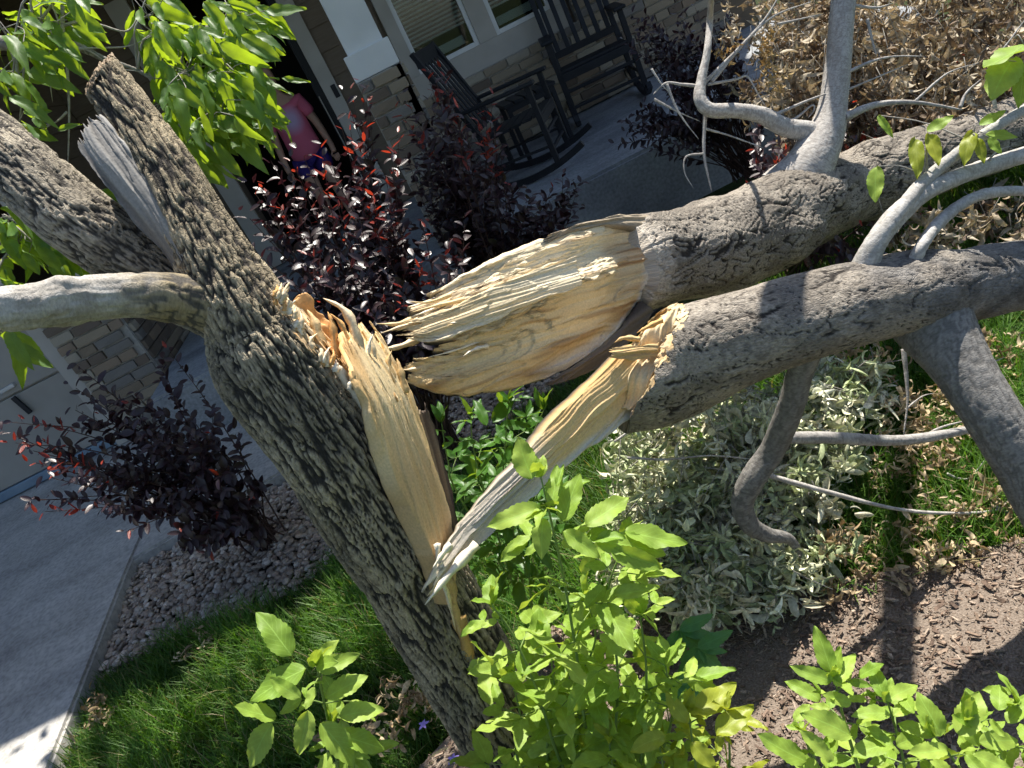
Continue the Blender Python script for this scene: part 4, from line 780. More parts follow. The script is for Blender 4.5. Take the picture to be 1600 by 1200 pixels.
for k, (p, r, d) in enumerate((([(1190, 740), (1290, 768), (1400, 795), (1490, 802), (1560, 795), (1585, 765)], 4.5, 1.78), ([(1412, 545), (1418, 620), (1412, 680)], 4, 1.62), ([(1555, 170), (1548, 110), (1580, 60), (1610, 20)], 3, 1.42), ([(1555, 790), (1575, 800), (1590, 795)], 3, 1.78), ([(1430, 690), (1470, 668), (1520, 655)], 3, 1.72), ([(1415, 640), (1440, 620), (1460, 614)], 2, 1.66), ([(1530, 575), (1570, 558)], 2.2, 1.45), ([(1480, 740), (1500, 748), (1520, 742), (1560, 690)], 2, 1.9), ([(980, 715), (1040, 718), (1110, 712), (1180, 718)], 2.5, 1.8), ([(960, 690), (1000, 665), (1060, 650)], 2, 1.8), ([(1545, 250), (1560, 235), (1590, 225)], 2, 1.42), ([(1460, 255), (1500, 242), (1530, 236)], 2, 1.42))):
    twig(limb_lo, [(x, y, d) for x, y in p], r, None, 400+k, SM if k != 2 else SM2)

# ------------------------------------------------------------------ leaves
def leaf_mesh(name, mat, wmax=.5, serr=.05, teeth=11, fold=.22, droop=.18, curl=0.0, nl=16, nw=3, wave=.02, seed=0, tipx=.85):
    g = np.random.RandomState(seed); V = []; UV = []; t = np.linspace(0, 1, nl+1)
    w = wmax*.5*1.98*(t**.60)*(np.clip(1-t, 0, 1)**tipx); w = w*(1+serr*(((t*teeth) % 1)-.5)*2*(t > .12)); w[0] = .008; w[-1] = .002
    ph = g.rand(4)*6
    for i in range(nl+1):
        for j in range(-nw, nw+1):
            v = j/nw; y = v*w[i]; z = fold*abs(y)-droop*t[i]**2+wave*math.sin(t[i]*9+ph[0]+v*2)*abs(v)+wave*.7*math.sin(t[i]*16+ph[1])*v
            x = t[i]; 
            if curl: z += curl*y*y*3
            V.append((x, y+.04*math.sin(t[i]*3+ph[2])*t[i], z)); UV.append((t[i], .5+.5*v))
    k = 2*nw+1; F = [(i*k+j, (i+1)*k+j, (i+1)*k+j+1, i*k+j+1) for i in range(nl) for j in range(k-1)]
    return mk_mesh(name, V, F, None, mat, True, None, UV)
def leafset(mat, n, **kw):
    base = dict(wmax=.5, serr=.05, fold=.22, droop=.18); base.update(kw); r = []
    for k in range(n):
        d = dict(base); d['fold'] *= random.uniform(.4, 1.6); d['droop'] = base['droop']*random.uniform(-.3, 1.8); d['wmax'] *= random.uniform(.88, 1.1); r.append(leaf_mesh('leaf', mat, seed=k, **d))
    return r
L_young = leafset(M_leaf, 10, wmax=.64, serr=.075, teeth=9, nl=27, wave=.028)
L_tree = leafset(M_leafd, 8, wmax=.46, serr=.09, teeth=7, fold=.3, droop=.3)
L_under = leafset(M_leafu, 5, wmax=.48, serr=.06, teeth=8)
L_yel = leafset(M_leafy, 4, wmax=.58, serr=.05, teeth=8, wave=.04)
L_blue = leafset(M_leafb, 4, wmax=.5, serr=.10, teeth=9, fold=.15)
L_pur = leafset(M_purple, 5, wmax=.54, serr=0, fold=.35, droop=.2, nl=6, nw=1, wave=.01)
L_red = leafset(M_red, 3, wmax=.42, serr=0, fold=.4, droop=.15, nl=6, nw=1, wave=.01)
TOSUN = SUN*.75+np.array([0, 0, .5])
def put_leaf(parent, meshes, p, d, n, size, sy=None):
    return obj('leaf', random.choice(meshes), parent, mat4(d, n, p, size, sy))
def px_leaf(parent, meshes, x0, y0, d0, x1, y1, d1, n=None, wide=1.0):
    """a leaf whose stalk end and tip were read off the picture"""
    a, e = at(x0, y0, d0), at(x1, y1, d1); L = np.linalg.norm(e-a)
    if n is None: n = -ray((x0+x1)/2, (y0+y1)/2)*.8+TOSUN*.45+rs.randn(3)*.18
    return put_leaf(parent, meshes, a, e-a, n, L, L*wide)
def pinnate(parent, stems, meshes, p, d, up, Lr, n_pair, size, flop=.25):
    """one compound leaf: a stalk with opposite leaflets and one at the end"""
    d = nrm(d); up = nrm(up-d*np.dot(up, d)); side = np.cross(up, d)
    t = np.linspace(0, 1, 8)[:, None]; C = p+d*(Lr*t)-np.array([0, 0, 1])*(flop*Lr*t*t)
    stems.append((C, np.linspace(.0013, .0006, 8)))
    for k in range(n_pair):
        f = .42+.50*k/max(1, n_pair-1) if n_pair > 1 else .6; c = C[int(f*7)]
        for s in (-1, 1):
            dd = nrm(d*(.55+.2*rs.rand())+side*s*.85+up*rs.uniform(-.25, .12)+rs.randn(3)*.1)
            put_leaf(parent, meshes, c, dd, up+rs.randn(3)*.22, size*rs.uniform(.72, 1.02)*(1 if k else .82))
    put_leaf(parent, meshes, C[-1], nrm(C[-1]-C[-2]+rs.randn(3)*.1*Lr), up+rs.randn(3)*.2, size*rs.uniform(1.0, 1.25))
def stem_mesh(name, stems, mat, parent, n=6):
    V = []; F = []; o = 0
    for P, r in stems:
        r = np.asarray(r)*np.ones(len(P)); v, f = sweep(np.asarray(P), r, n); V.append(v); F.append(f+o); o += len(v)
    return obj(name, mk_mesh(name, np.concatenate(V), np.concatenate(F), None, mat), parent)

def strips(P, D, N, L, Wd, curl, C, seg=4, twist=0.0, fold=.45):
    """many small folded leaves as one mesh: three rows of points along each"""
    n = len(P); D = nrm(D); Sd = nrm(np.cross(N, D)); Nn = np.cross(D, Sd); V = []
    for k in range(seg+1):
        t = k/seg; a = curl*t; c = P+D*(L*np.where(np.abs(curl) < 1e-3, t, np.sin(a)/np.where(np.abs(curl) < 1e-3, 1, curl)))[:, None]-Nn*(L*np.where(np.abs(curl) < 1e-3, 0, (1-np.cos(a))/np.where(np.abs(curl) < 1e-3, 1, curl)))[:, None]
        w = Wd*(math.sin(math.pi*(t*.86+.08))**.8)*.5
        ang = twist*t; sd = Sd*np.cos(ang)[:, None]+Nn*np.sin(ang)[:, None] if not np.isscalar(twist) else Sd
        up = Nn*(w*fold)[:, None]
        V += [c-sd*w[:, None]+up, c, c+sd*w[:, None]+up]
    V = np.stack(V, 1); k = 3*(seg+1)
    f = np.array([(3*i+j, 3*i+3+j, 3*i+4+j, 3*i+1+j) for i in range(seg) for j in (0, 1)]); F = (f[None]+(np.arange(n)*k)[:, None, None]).reshape(-1, 4)
    uv = np.tile(np.array([(i/seg, j*.5) for i in range(seg+1) for j in range(3)]), (n, 1))
    return V.reshape(-1, 3), F, np.repeat(C, k, 0), uv
# ---- shoots in the foreground
def shoot(base, label, stems_px, explicit=(), meshes=L_young, size=.058, Lr=.085, pairs=2, every=.06, name='leafy_shoot', cat='plant', group='young shoots around the tree foot', skip=.25, top=True, mat=M_stem, thick=.0032):
    t = thing(name, (base[0], base[1], 0), label, cat, group); st = []
    for sp in stems_px:
        pts = [np.array(base)+rs.randn(3)*np.array([.012, .012, 0])]+[at(*q) for q in sp]; C = spline(np.array(pts), 40); st.append((C, np.linspace(thick, .0012, 40)))
        ln = np.concatenate([[0], np.cumsum(np.linalg.norm(np.diff(C, axis=0), axis=1))]); a = rs.rand()*3
        s = ln[-1]*skip
        while s < ln[-1]:
            i = int(np.searchsorted(ln, s)); i = min(i, 38); tg = nrm(C[i+1]-C[i]); a += math.pi/2+rs.uniform(-.3, .3)
            for q in (0, math.pi):
                if rs.rand() < .12: continue
                r = nrm(np.cross(tg, [math.sin(a+q), math.cos(a+q), .1])); f = 1-.55*(s/ln[-1])**4
                pinnate(t, st, meshes, C[i], r*.85+tg*.45+rs.randn(3)*.08, TOSUN*.7+tg*.5-Fv*.35, Lr*f*rs.uniform(.8, 1.15), pairs if rs.rand() < .6 else max(1, pairs-1), size*f*rs.uniform(.85, 1.15))
            s += every*rs.uniform(.8, 1.2)
        if top:
            for k in range(4): put_leaf(t, meshes, C[-1], nrm(C[-1]-C[-3])*.8+rs.randn(3)*.45, TOSUN+rs.randn(3)*.4, size*rs.uniform(.45, .8))
    for e in explicit:
        px_leaf(t, meshes, *e[:6], wide=e[6] if len(e) > 6 else 1.0); 
    stem_mesh('stem', st, mat, t); return t
b1 = on_z(560, 1330); b1 = at(640, 1420, 1.42); b1[2] = 0
shoot(b1, 'bright green leafy shoot left of the trunk foot', [[(560, 1300, 1.22), (525, 1180, 1.12), (505, 1090, 1.06), (495, 1040, 1.03)], [(590, 1290, 1.22), (545, 1200, 1.13), (520, 1130, 1.08)]],
      [(456, 1024, 1.05, 403, 955, 1.05, 1.15), (478, 1045, 1.04, 387, 1090, 1.03), (432, 1120, 1.03, 364, 1108, 1.0), (425, 1130, 1.02, 380, 1200, 1.0, 1.1), (490, 1040, 1.04, 527, 1000, 1.04), (500, 1050, 1.03, 560, 1020, 1.04, .8), (510, 1090, 1.03, 575, 1055, 1.05), (530, 1120, 1.03, 600, 1105, 1.05, 1.1), (525, 1150, 1.02, 608, 1160, 1.04), (500, 1130, 1.01, 560, 1195, 1.0, 1.1), (470, 1090, 1.02, 420, 1060, 1.02, .8), (480, 1110, 1.0, 470, 1180, .99, 1.1)], skip=.55, size=.058, Lr=.055, pairs=1)
b2 = at(960, 1370, 1.42); b2[2] = 0
shoot(b2, 'tall bright green shoot in front of the torn limb', [[(925, 1200, 1.24), (905, 1050, 1.16), (880, 900, 1.11), (858, 800, 1.08), (845, 745, 1.07)], [(960, 1190, 1.22), (965, 1050, 1.15), (950, 930, 1.12), (975, 850, 1.10)], [(880, 1200, 1.24), (840, 1080, 1.19), (800, 990, 1.17), (768, 945, 1.16)], [(1000, 1200, 1.2), (1010, 1060, 1.15), (1000, 960, 1.13)], [(930, 1190, 1.26), (900, 1090, 1.22), (930, 1000, 1.19), (915, 930, 1.16)], [(860, 1200, 1.28), (870, 1120, 1.24), (860, 1020, 1.2)], [(1020, 1210, 1.18), (1050, 1120, 1.14), (1040, 1040, 1.13)], [(820, 1210, 1.3), (815, 1130, 1.26), (800, 1060, 1.22)]],
      [(832, 748, 1.06, 808, 684, 1.08, 1.15), (845, 795, 1.05, 760, 812, 1.04, 1.0), (930, 845, 1.06, 1045, 855, 1.05, .8), (975, 830, 1.07, 1075, 848, 1.07, .8), (955, 860, 1.05, 1035, 890, 1.03, .95), (880, 815, 1.06, 905, 740, 1.09, .9), (915, 820, 1.06, 985, 775, 1.09, .9), (880, 830, 1.04, 940, 870, 1.02, .9), (850, 810, 1.04, 840, 870, 1.02, 1.1), (960, 930, 1.06, 1030, 915, 1.05, .9), (870, 760, 1.06, 880, 725, 1.08, .6), (862, 790, 1.06, 870, 725, 1.09, .8)], size=.072, Lr=.085, pairs=2, every=.058, skip=.30)
b3 = at(1130, 1420, 1.3); b3[2] = 0
shoot(b3, 'yellowing broad leaved clump low beside the tall shoot', [[(1100, 1290, 1.16), (1085, 1180, 1.11), (1075, 1110, 1.09)], [(1130, 1290, 1.15), (1140, 1190, 1.10), (1135, 1110, 1.08)], [(1060, 1290, 1.16), (1040, 1220, 1.12), (1030, 1160, 1.1)], [(960, 1300, 1.2), (960, 1220, 1.14), (950, 1150, 1.12)]],
      [(1080, 1120, 1.08, 1150, 1060, 1.10, 1.1), (1075, 1130, 1.07, 1040, 1080, 1.09, 1.1), (1120, 1150, 1.06, 1175, 1100, 1.08, 1.2), (1080, 1160, 1.05, 1120, 1200, 1.03, 1.2), (1040, 1150, 1.06, 985, 1170, 1.05, 1.1)], meshes=L_yel, size=.055, Lr=.05, pairs=1, every=.05, skip=.5, name='yellowing_plant')
b4 = at(1400, 1420, 1.2); b4[2] = 0
shoot(b4, 'bright green shoot with pointed leaves over the mulch', [[(1370, 1290, 1.04), (1335, 1180, .99), (1315, 1110, .97), (1305, 1060, .96)], [(1420, 1280, 1.02), (1410, 1180, .98), (1385, 1090, .96)], [(1330, 1290, 1.02), (1280, 1200, .98), (1255, 1150, .96)]],
      [(1300, 1052, .96, 1272, 978, .98, 1.0), (1300, 1065, .95, 1242, 1040, .95, .9), (1305, 1070, .95, 1335, 1014, .97, 1.0), (1330, 1100, .94, 1285, 1085, .94, .9), (1380, 1090, .95, 1362, 1030, .97, .9), (1385, 1095, .95, 1435, 1060, .96, .9), (1390, 1115, .94, 1340, 1110, .93, 1.0), (1395, 1118, .94, 1440, 1090, .95, .9), (1330, 1150, .93, 1255, 1110, .93, .95), (1300, 1190, .92, 1250, 1140, .92, .9), (1395, 1160, .93, 1330, 1180, .92, 1.1), (1400, 1165, .93, 1450, 1140, .94, 1.0), (1260, 1190, .93, 1180, 1150, .93, .8)], size=.055, Lr=.06, pairs=1, skip=.6, every=.05)
b5 = at(1640, 1420, 1.12); b5[2] = 0
shoot(b5, 'bright green shoot at the right, shading the mulch edge', [[(1610, 1290, .98), (1560, 1180, .94), (1520, 1130, .93)], [(1560, 1280, .96), (1500, 1200, .93), (1460, 1150, .92)], [(1650, 1260, .97), (1620, 1160, .94), (1590, 1100, .93)]],
      [(1470, 1150, .92, 1440, 1085, .93, 1.1), (1500, 1150, .92, 1530, 1080, .94, 1.1), (1560, 1110, .93, 1565, 1064, .95, 1.1), (1575, 1130, .92, 1610, 1080, .93, 1.0), (1530, 1160, .91, 1600, 1150, .91, 1.0), (1480, 1170, .91, 1420, 1180, .90, .9), (1520, 1180, .9, 1580, 1200, .89, 1.0)], size=.056, Lr=.065, pairs=1, skip=.55, every=.05)
# darker plant behind, between the two torn ends, and the five-leaved creeper
b6 = at(790, 900, 2.05); b6[2] = 0
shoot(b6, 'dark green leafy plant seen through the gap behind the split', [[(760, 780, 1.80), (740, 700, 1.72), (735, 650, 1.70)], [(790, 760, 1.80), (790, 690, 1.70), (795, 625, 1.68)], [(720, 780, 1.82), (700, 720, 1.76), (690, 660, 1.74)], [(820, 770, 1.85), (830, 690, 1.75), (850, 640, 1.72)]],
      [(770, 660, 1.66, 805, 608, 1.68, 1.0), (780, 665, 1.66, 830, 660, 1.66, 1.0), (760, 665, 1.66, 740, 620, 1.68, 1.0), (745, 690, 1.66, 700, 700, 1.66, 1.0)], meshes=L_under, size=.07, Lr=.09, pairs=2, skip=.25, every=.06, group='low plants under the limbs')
t = thing('creeper', on_z(1090, 1040), 'dark green five leaved creeper beside the bare soil', 'plant', 'low plants under the limbs'); st = []
for cx, cy, dd in ((1090, 1012, 1.42), (1062, 985, 1.45), (1055, 1070, 1.36)):
    c = at(cx, cy, dd); st.append((spline(np.array([on_z(cx-10, cy+60), (on_z(cx-10, cy+60)+c)/2+np.array([0, 0, .03]), c]), 10), .0015))
    for k in range(5):
        a = -.5+k*.62+rs.uniform(-.1, .1); put_leaf(t, L_blue, c, Rv*math.cos(a)-Uv*math.sin(a)*.9+rs.randn(3)*.1, -Fv*.7+TOSUN*.5, .072*rs.uniform(.8, 1.1))
stem_mesh('stem', st, M_stem, t)

# ---- leafy branches still on the standing tree (upper left)
def leafy_branch(label, main, clusters, seed, r0=10, size=.070, extra=()):
    """a branch with side twigs; every cluster is (x, y, depth, spread in px, leaves)"""
    global rs
    o = branch(tree, main, seed, cols=((.22, .205, .18), (.36, .34, .30)), name='leafy_branch', taper=True); o['label'] = label
    mp = [at(*p[:3]) for p in main]; st = []
    for (x, y, d, sprd, n) in clusters:
        c = at(x, y, d); a = mp[int(np.argmin([np.linalg.norm(q-c) for q in mp]))]
        tip = c+rs.randn(3)*.02; mid = (a+c)/2+np.array([0, 0, .03]); tw = spline(np.array([a, mid, c, tip]), 14); st.append((tw, np.linspace(.0028, .001, 14)))
        for k in range(int(n*1.25)):
            p = at(x+rs.randn()*sprd*.58, y+rs.randn()*sprd*.5, d+rs.randn()*.05); q = tw[rs.randint(5, 14)]
            dirn = nrm((p-c)*.6/(np.linalg.norm(p-c)+1e-6)+np.array([0, -.1, -.75])+Rv*.35+rs.randn(3)*.35)
            if k % 3 == 0: st.append((spline(np.array([q, (q+p)/2+rs.randn(3)*.01, p]), 6), .0008))
            nn = np.array([rs.randn()*.6, -.45+rs.randn()*.5, .6+rs.rand()*.5]); put_leaf(o, L_tree, p, dirn, nn, size*rs.uniform(.7, 1.2))
    for e in extra: px_leaf(o, L_tree, *e[:6], n=None, wide=e[6] if len(e) > 6 else 1.0)
    stem_mesh('twig', st, M_smoothtwig, o); return o
M_smoothtwig = surf('twig_bark', (.24, .22, .19), (.36, .34, .30), 60, .75, .2, .001)
leafy_branch('leafy branch reaching across behind the broken stub', [(-330, -60, 1.52, 16), (-150, 20, 1.48, 13), (-40, 60, 1.44, 11), (40, 70, 1.42, 10), (90, 72, 1.41, 9), (118, 72, 1.41, 7), (170, 95, 1.42, 4), (215, 110, 1.43, 3), (280, 150, 1.45, 2.5)],
    [(270, 60, 1.42, 46, 30), (330, 40, 1.42, 50, 34), (380, 25, 1.42, 34, 16), (300, 120, 1.40, 50, 36), (360, 110, 1.40, 44, 28), (270, 180, 1.40, 42, 24), (330, 190, 1.38, 46, 30), (380, 170, 1.38, 34, 18), (300, 235, 1.40, 34, 12), (240, 20, 1.44, 36, 14)], 221,
    extra=[(355, 125, 1.33, 420, 160, 1.33, .9), (440, 122, 1.34, 486, 130, 1.34, .7), (350, 5, 1.35, 418, 16, 1.36, .5), (380, 40, 1.36, 432, 46, 1.37, .8), (330, 187, 1.32, 392, 196, 1.32, .8), (310, 45, 1.33, 352, 60, 1.32, 1.0), (400, 195, 1.34, 425, 235, 1.33, .8), (400, 120, 1.34, 458, 152, 1.33, .7), (370, 190, 1.34, 395, 240, 1.33, .8)])
leafy_branch('leafy twigs hanging at the upper left edge', [(-330, -90, 1.55, 12), (-160, -60, 1.46, 9), (-30, -50, 1.40, 7), (60, -35, 1.38, 5), (95, -10, 1.38, 3)],
    [(50, 20, 1.36, 34, 14), (20, 60, 1.36, 32, 14), (90, 30, 1.37, 34, 10), (70, 75, 1.38, 28, 8), (20, 120, 1.37, 24, 9), (30, 195, 1.37, 26, 8), (120, 5, 1.38, 24, 6)], 222, extra=[(14, 152, 1.30, 80, 176, 1.29, .85), (90, 205, 1.33, 125, 190, 1.34, .8), (60, 90, 1.34, 92, 98, 1.34, .8)])
leafy_branch('leafy twigs showing below the left stem', [(-250, 20, 1.50, 10), (-200, 190, 1.46, 8), (-140, 300, 1.42, 6), (-40, 350, 1.40, 4), (30, 375, 1.40, 2.5)],
    [(20, 345, 1.38, 28, 12), (55, 380, 1.38, 34, 18), (100, 400, 1.40, 30, 12), (15, 400, 1.38, 26, 10), (150, 300, 1.42, 16, 5), (0, 520, 1.36, 18, 4)], 223)
for k, p in enumerate(([(48, 74), (90, 45), (128, 33), (160, 40), (200, 48), (222, 12), (230, -10)], [(112, 72), (140, 80), (180, 105), (222, 112)], [(115, 78), (150, 75), (200, 72), (240, 55)], [(98, -10), (98, 40), (105, 110), (108, 180), (106, 260)], [(105, 175), (85, 192), (58, 195)], [(85, 192), (70, 200), (52, 215)], [(96, 95), (80, 125), (82, 160)], [(20, 80), (27, 110), (22, 130), (5, 145)])):
    twig(tree, [(x, y, 1.40) for x, y in p], (3.2, 2, 2, 4, 1.8, 1.5, 1.6, 4)[k], None, 500+k, ((.36, .33, .28), (.50, .46, .40)))

cr0 = at(-520, -330, 1.65)  # unseen crown, added out of frame with clusters set to shade the left lawn
cst = []; LP = []; LD = []
for k in range(26):
    c = np.array([rs.uniform(-1.15, -.25), rs.uniform(2.6, 3.4), rs.uniform(2.7, 3.4)]); mid = (cr0+c)/2+np.array([0, -.05, .35]); C_ = spline(np.array([cr0, mid, c]), 16); cst.append((C_, np.linspace(.012, .003, 16)))
    for j in range(46): LP.append(c+rs.randn(3)*np.array([.16, .14, .14])); LD.append(np.array([0, 0, -.7])+rs.randn(3)*.6)
for k in range(16):
    c = np.array([rs.uniform(-.3, .35), rs.uniform(2.65, 3.1), rs.uniform(2.8, 3.3)]); mid = (cr0+c)/2+np.array([0, -.05, .45]); C_ = spline(np.array([cr0, mid, c]), 16); cst.append((C_, np.linspace(.012, .003, 16)))
    for j in range(46): LP.append(c+rs.randn(3)*np.array([.14, .10, .12])); LD.append(np.array([0, 0, -.7])+rs.randn(3)*.6)
LP = np.array(LP); nL = len(LP); V_, F_, _, uv_ = strips(LP, np.array(LD), rs.randn(nL, 3)*.5+np.array([0, 0, 1.]), rs.uniform(.07, .11, nL), rs.uniform(.035, .05, nL), rs.uniform(-.3, .8, nL), np.ones((nL, 3)))
crown = obj('crown', mk_mesh('crown', V_, F_, None, M_leafd, True, None, uv_), tree); crown['kind'] = 'stuff'
stem_mesh('crown_branch', cst, M_smoothtwig, tree, 8)
# ---- sprigs of living leaves on the fallen limb
t_leaf = [(1448, 205, 1.40, 1490, 180, 1.38, 1.0), (1430, 215, 1.41, 1432, 272, 1.38, .8), (1450, 208, 1.40, 1470, 258, 1.38, .9), (1530, 195, 1.40, 1572, 172, 1.38, .9), (1520, 205, 1.40, 1505, 250, 1.38, .9), (1540, 210, 1.40, 1590, 215, 1.38, .8), (1370, 260, 1.42, 1365, 315, 1.41, .9), (1600, 70, 1.40, 1540, 110, 1.38, 1.1), (1585, 90, 1.40, 1545, 150, 1.38, 1.2), (1600, 100, 1.39, 1590, 160, 1.38, 1.0), (1525, 215, 1.39, 1540, 255, 1.38, .9), (1545, 215, 1.39, 1565, 240, 1.38, .9), (1372, 180, 1.5, 1394, 214, 1.48, .6)]
tst = []
for e in t_leaf:
    a_ = at(*e[:3]); n_ = min((np.array([at(x, y, d) for x, y, d in ((1402, 336, 1.385), (1450, 278, 1.41), (1520, 222, 1.41), (1600, 172, 1.42), (1368, 380, 1.37), (1555, 110, 1.42), (1585, 60, 1.42))])), key=lambda q: np.linalg.norm(q-a_))
    tst.append((spline(np.array([n_, (n_+a_)/2+np.array([0, 0, .012]), a_]), 8), np.linspace(.0016, .0009, 8)))
stem_mesh('leaf_stalk', tst, M_smoothtwig, limb_lo)
for e in t_leaf: px_leaf(limb_lo, L_young if rs.rand() < .7 else L_yel, *e[:6], wide=e[6])

# ------------------------------------------------------------------ purple leaved shrubs
GLINT = nrm(SUN-Fv)
def purple_shrub(base, tips, label, per=26, fill=6, lsize=.050, group='purple leaved shrubs by the house', redp=.35, nmax=300):
    base = np.asarray(base, float); t = thing('purple_shrub', base, label, 'shrub', group); st = []; LV = []
    allt = []
    for tp in tips:
        allt.append((at(*tp[:3]), tp[3] if len(tp) > 3 else 0))
        for k in range(fill): q = at(*tp[:3])+rs.randn(3)*np.array([.055, .055, .055]); allt.append((q-np.array([0, 0, .05*rs.rand()]), 0))
    for (tip, red) in allt:
        mid = base+(tip-base)*.5+np.array([0, 0, .10])+rs.randn(3)*.04; C = spline(np.array([base+rs.randn(3)*np.array([.04, .04, 0]), mid, tip]), 30)
        st.append((C[::2], np.linspace(.004, .0011, 15))); ln = np.linalg.norm(np.diff(C, axis=0), axis=1).sum(); T = nrm(np.gradient(C, axis=0)); a = rs.rand()*6
        for k in range(per):
            f = 1-(k/per)*.62; i = min(29, int(f*29)); a += 2.4; s = nrm(np.cross(T[i], [math.sin(a), math.cos(a), .2]))
            d = nrm(s*.8+T[i]*.55+rs.randn(3)*.2); nn = GLINT+T[i]*.15+rs.randn(3)*.42; isred = (red and k < 9) or (k < 3 and rs.rand() < redp*.5)
            LV.append((C[i]+rs.randn(3)*.004, d, nn, lsize*rs.uniform(.65, 1.15)*(.8 if k < 3 else 1), isred))
    d = np.array([np.dot(l[0]-Cp, Fv) for l in LV])-np.array([.4*l[4] for l in LV]); order = np.argsort(d)
    for i in order[:nmax]:
        p, dd, nn, s, r = LV[i]; obj('leaf', random.choice(L_red if r else L_pur), t, mat4(dd, nn, p, s))
    rest = [LV[i] for i in order[nmax:]]
    if rest:
        for isr, mt in ((False, M_purple), (True, M_red)):
            q = [l for l in rest if bool(l[4]) == isr]
            if not q: continue
            P = np.array([l[0] for l in q]); n = len(q); V, F, CC, uv = strips(P, np.array([l[1] for l in q]), np.array([l[2] for l in q]), np.array([l[3] for l in q]), np.array([l[3]*.54 for l in q]), rs.uniform(-.2, .7, n), np.ones((n, 3)))
            o = obj('foliage', mk_mesh('foliage', V, F, None, mt, True, None, uv), t); o['kind'] = 'stuff'
    stem_mesh('stem', st, M_stemp, t, 5); return t
sb = np.array([-.38, 2.82, -.05])
purple_shrub(sb, [(548, 140, 2.78, 1), (545, 185, 2.68, 1), (500, 230, 2.63, 1), (455, 250, 2.63, 1), (412, 285, 2.58, 1), (395, 330, 2.53), (560, 230, 2.63, 1), (610, 250, 2.63), (520, 290, 2.53, 1), (470, 330, 2.48), (560, 330, 2.48), (610, 340, 2.53), (480, 400, 2.43), (540, 410, 2.43), (600, 420, 2.48), (660, 400, 2.53, 1), (450, 440, 2.43), (700, 390, 2.58), (620, 470, 2.43), (540, 480, 2.38), (580, 290, 2.58, 1)], 'purple leaved shrub with sunlit red tips, right of the standing trunk', per=24, fill=4)
sb2 = np.array([.12, 3.55, -.05])
purple_shrub(sb2, [(622, 170, 3.15, 1), (690, 105, 3.25, 1), (665, 110, 3.25, 1), (770, 150, 3.00, 1), (745, 180, 2.95, 1), (760, 210, 2.95, 1), (715, 195, 2.95, 1), (640, 250, 3.4), (660, 300, 3.4), (700, 340, 3.4), (880, 270, 3.5), (905, 285, 3.5), (850, 310, 3.4), (830, 340, 3.4), (760, 330, 3.4), (730, 300, 3.4), (660, 200, 3.5), (800, 290, 3.4), (880, 335, 3.4), (690, 250, 3.5), (720, 240, 3.4), (700, 160, 3.5), (680, 200, 3.5), (740, 260, 3.4), (830, 300, 3.3)], 'dark purple leaved shrub in shade below the porch chairs', per=22, fill=3, lsize=.052, redp=.1)
sb3 = on_z(420, 850, -.05)
purple_shrub(sb3, [(40, 655, 2.65, 1), (10, 690, 2.6, 1), (45, 720, 2.6, 1), (80, 715, 2.6, 1), (55, 800, 2.6, 1), (110, 600, 2.8), (140, 630, 2.75), (180, 620, 2.8), (190, 660, 2.75), (240, 640, 2.8), (150, 700, 2.7), (230, 700, 2.7), (300, 680, 2.75, 0), (330, 640, 2.8, 0), (120, 760, 2.6), (170, 800, 2.6), (230, 780, 2.65), (300, 760, 2.7), (350, 730, 2.75), (280, 830, 2.65), (350, 800, 2.75), (400, 780, 2.8), (250, 560, 3.0), (330, 860, 2.75), (390, 830, 2.8)], 'dark purple leaved shrub between the driveway and the standing trunk', per=22, fill=2, lsize=.048, redp=.15)
sb4 = np.array([1.75, 4.15, .0])
purple_shrub(sb4, [(1010, 20, 4.1), (1030, 60, 4.0), (1060, 30, 4.0), (1090, 60, 4.0), (1040, 110, 4.0), (1000, 170, 4.0), (970, 190, 4.0), (1020, 200, 3.9), (1060, 160, 3.9), (1090, 120, 3.9), (1000, 50, 4.1), (1130, 80, 3.9), (1140, 30, 3.9), (1160, 140, 3.9)], 'shaded dark shrub at the right end of the porch', per=24, fill=5, lsize=.045, redp=.0)
sb5 = on_z(1240, 420, -.02)
purple_shrub(sb5, [(1180, 240, 2.5), (1200, 225, 2.5), (1225, 235, 2.5, 1), (1190, 270, 2.5), (1230, 260, 2.5), (1310, 380, 2.3), (1340, 400, 2.2), (1380, 390, 2.3), (1420, 330, 2.5), (1380, 200, 2.6, 1), (1350, 230, 2.5), (1420, 140, 2.9, 1), (1500, 90, 3.0, 1), (1330, 160, 2.6)], 'low purple leaved shrub poking out behind the upper fallen limb', per=20, fill=3, lsize=.044, redp=.3)

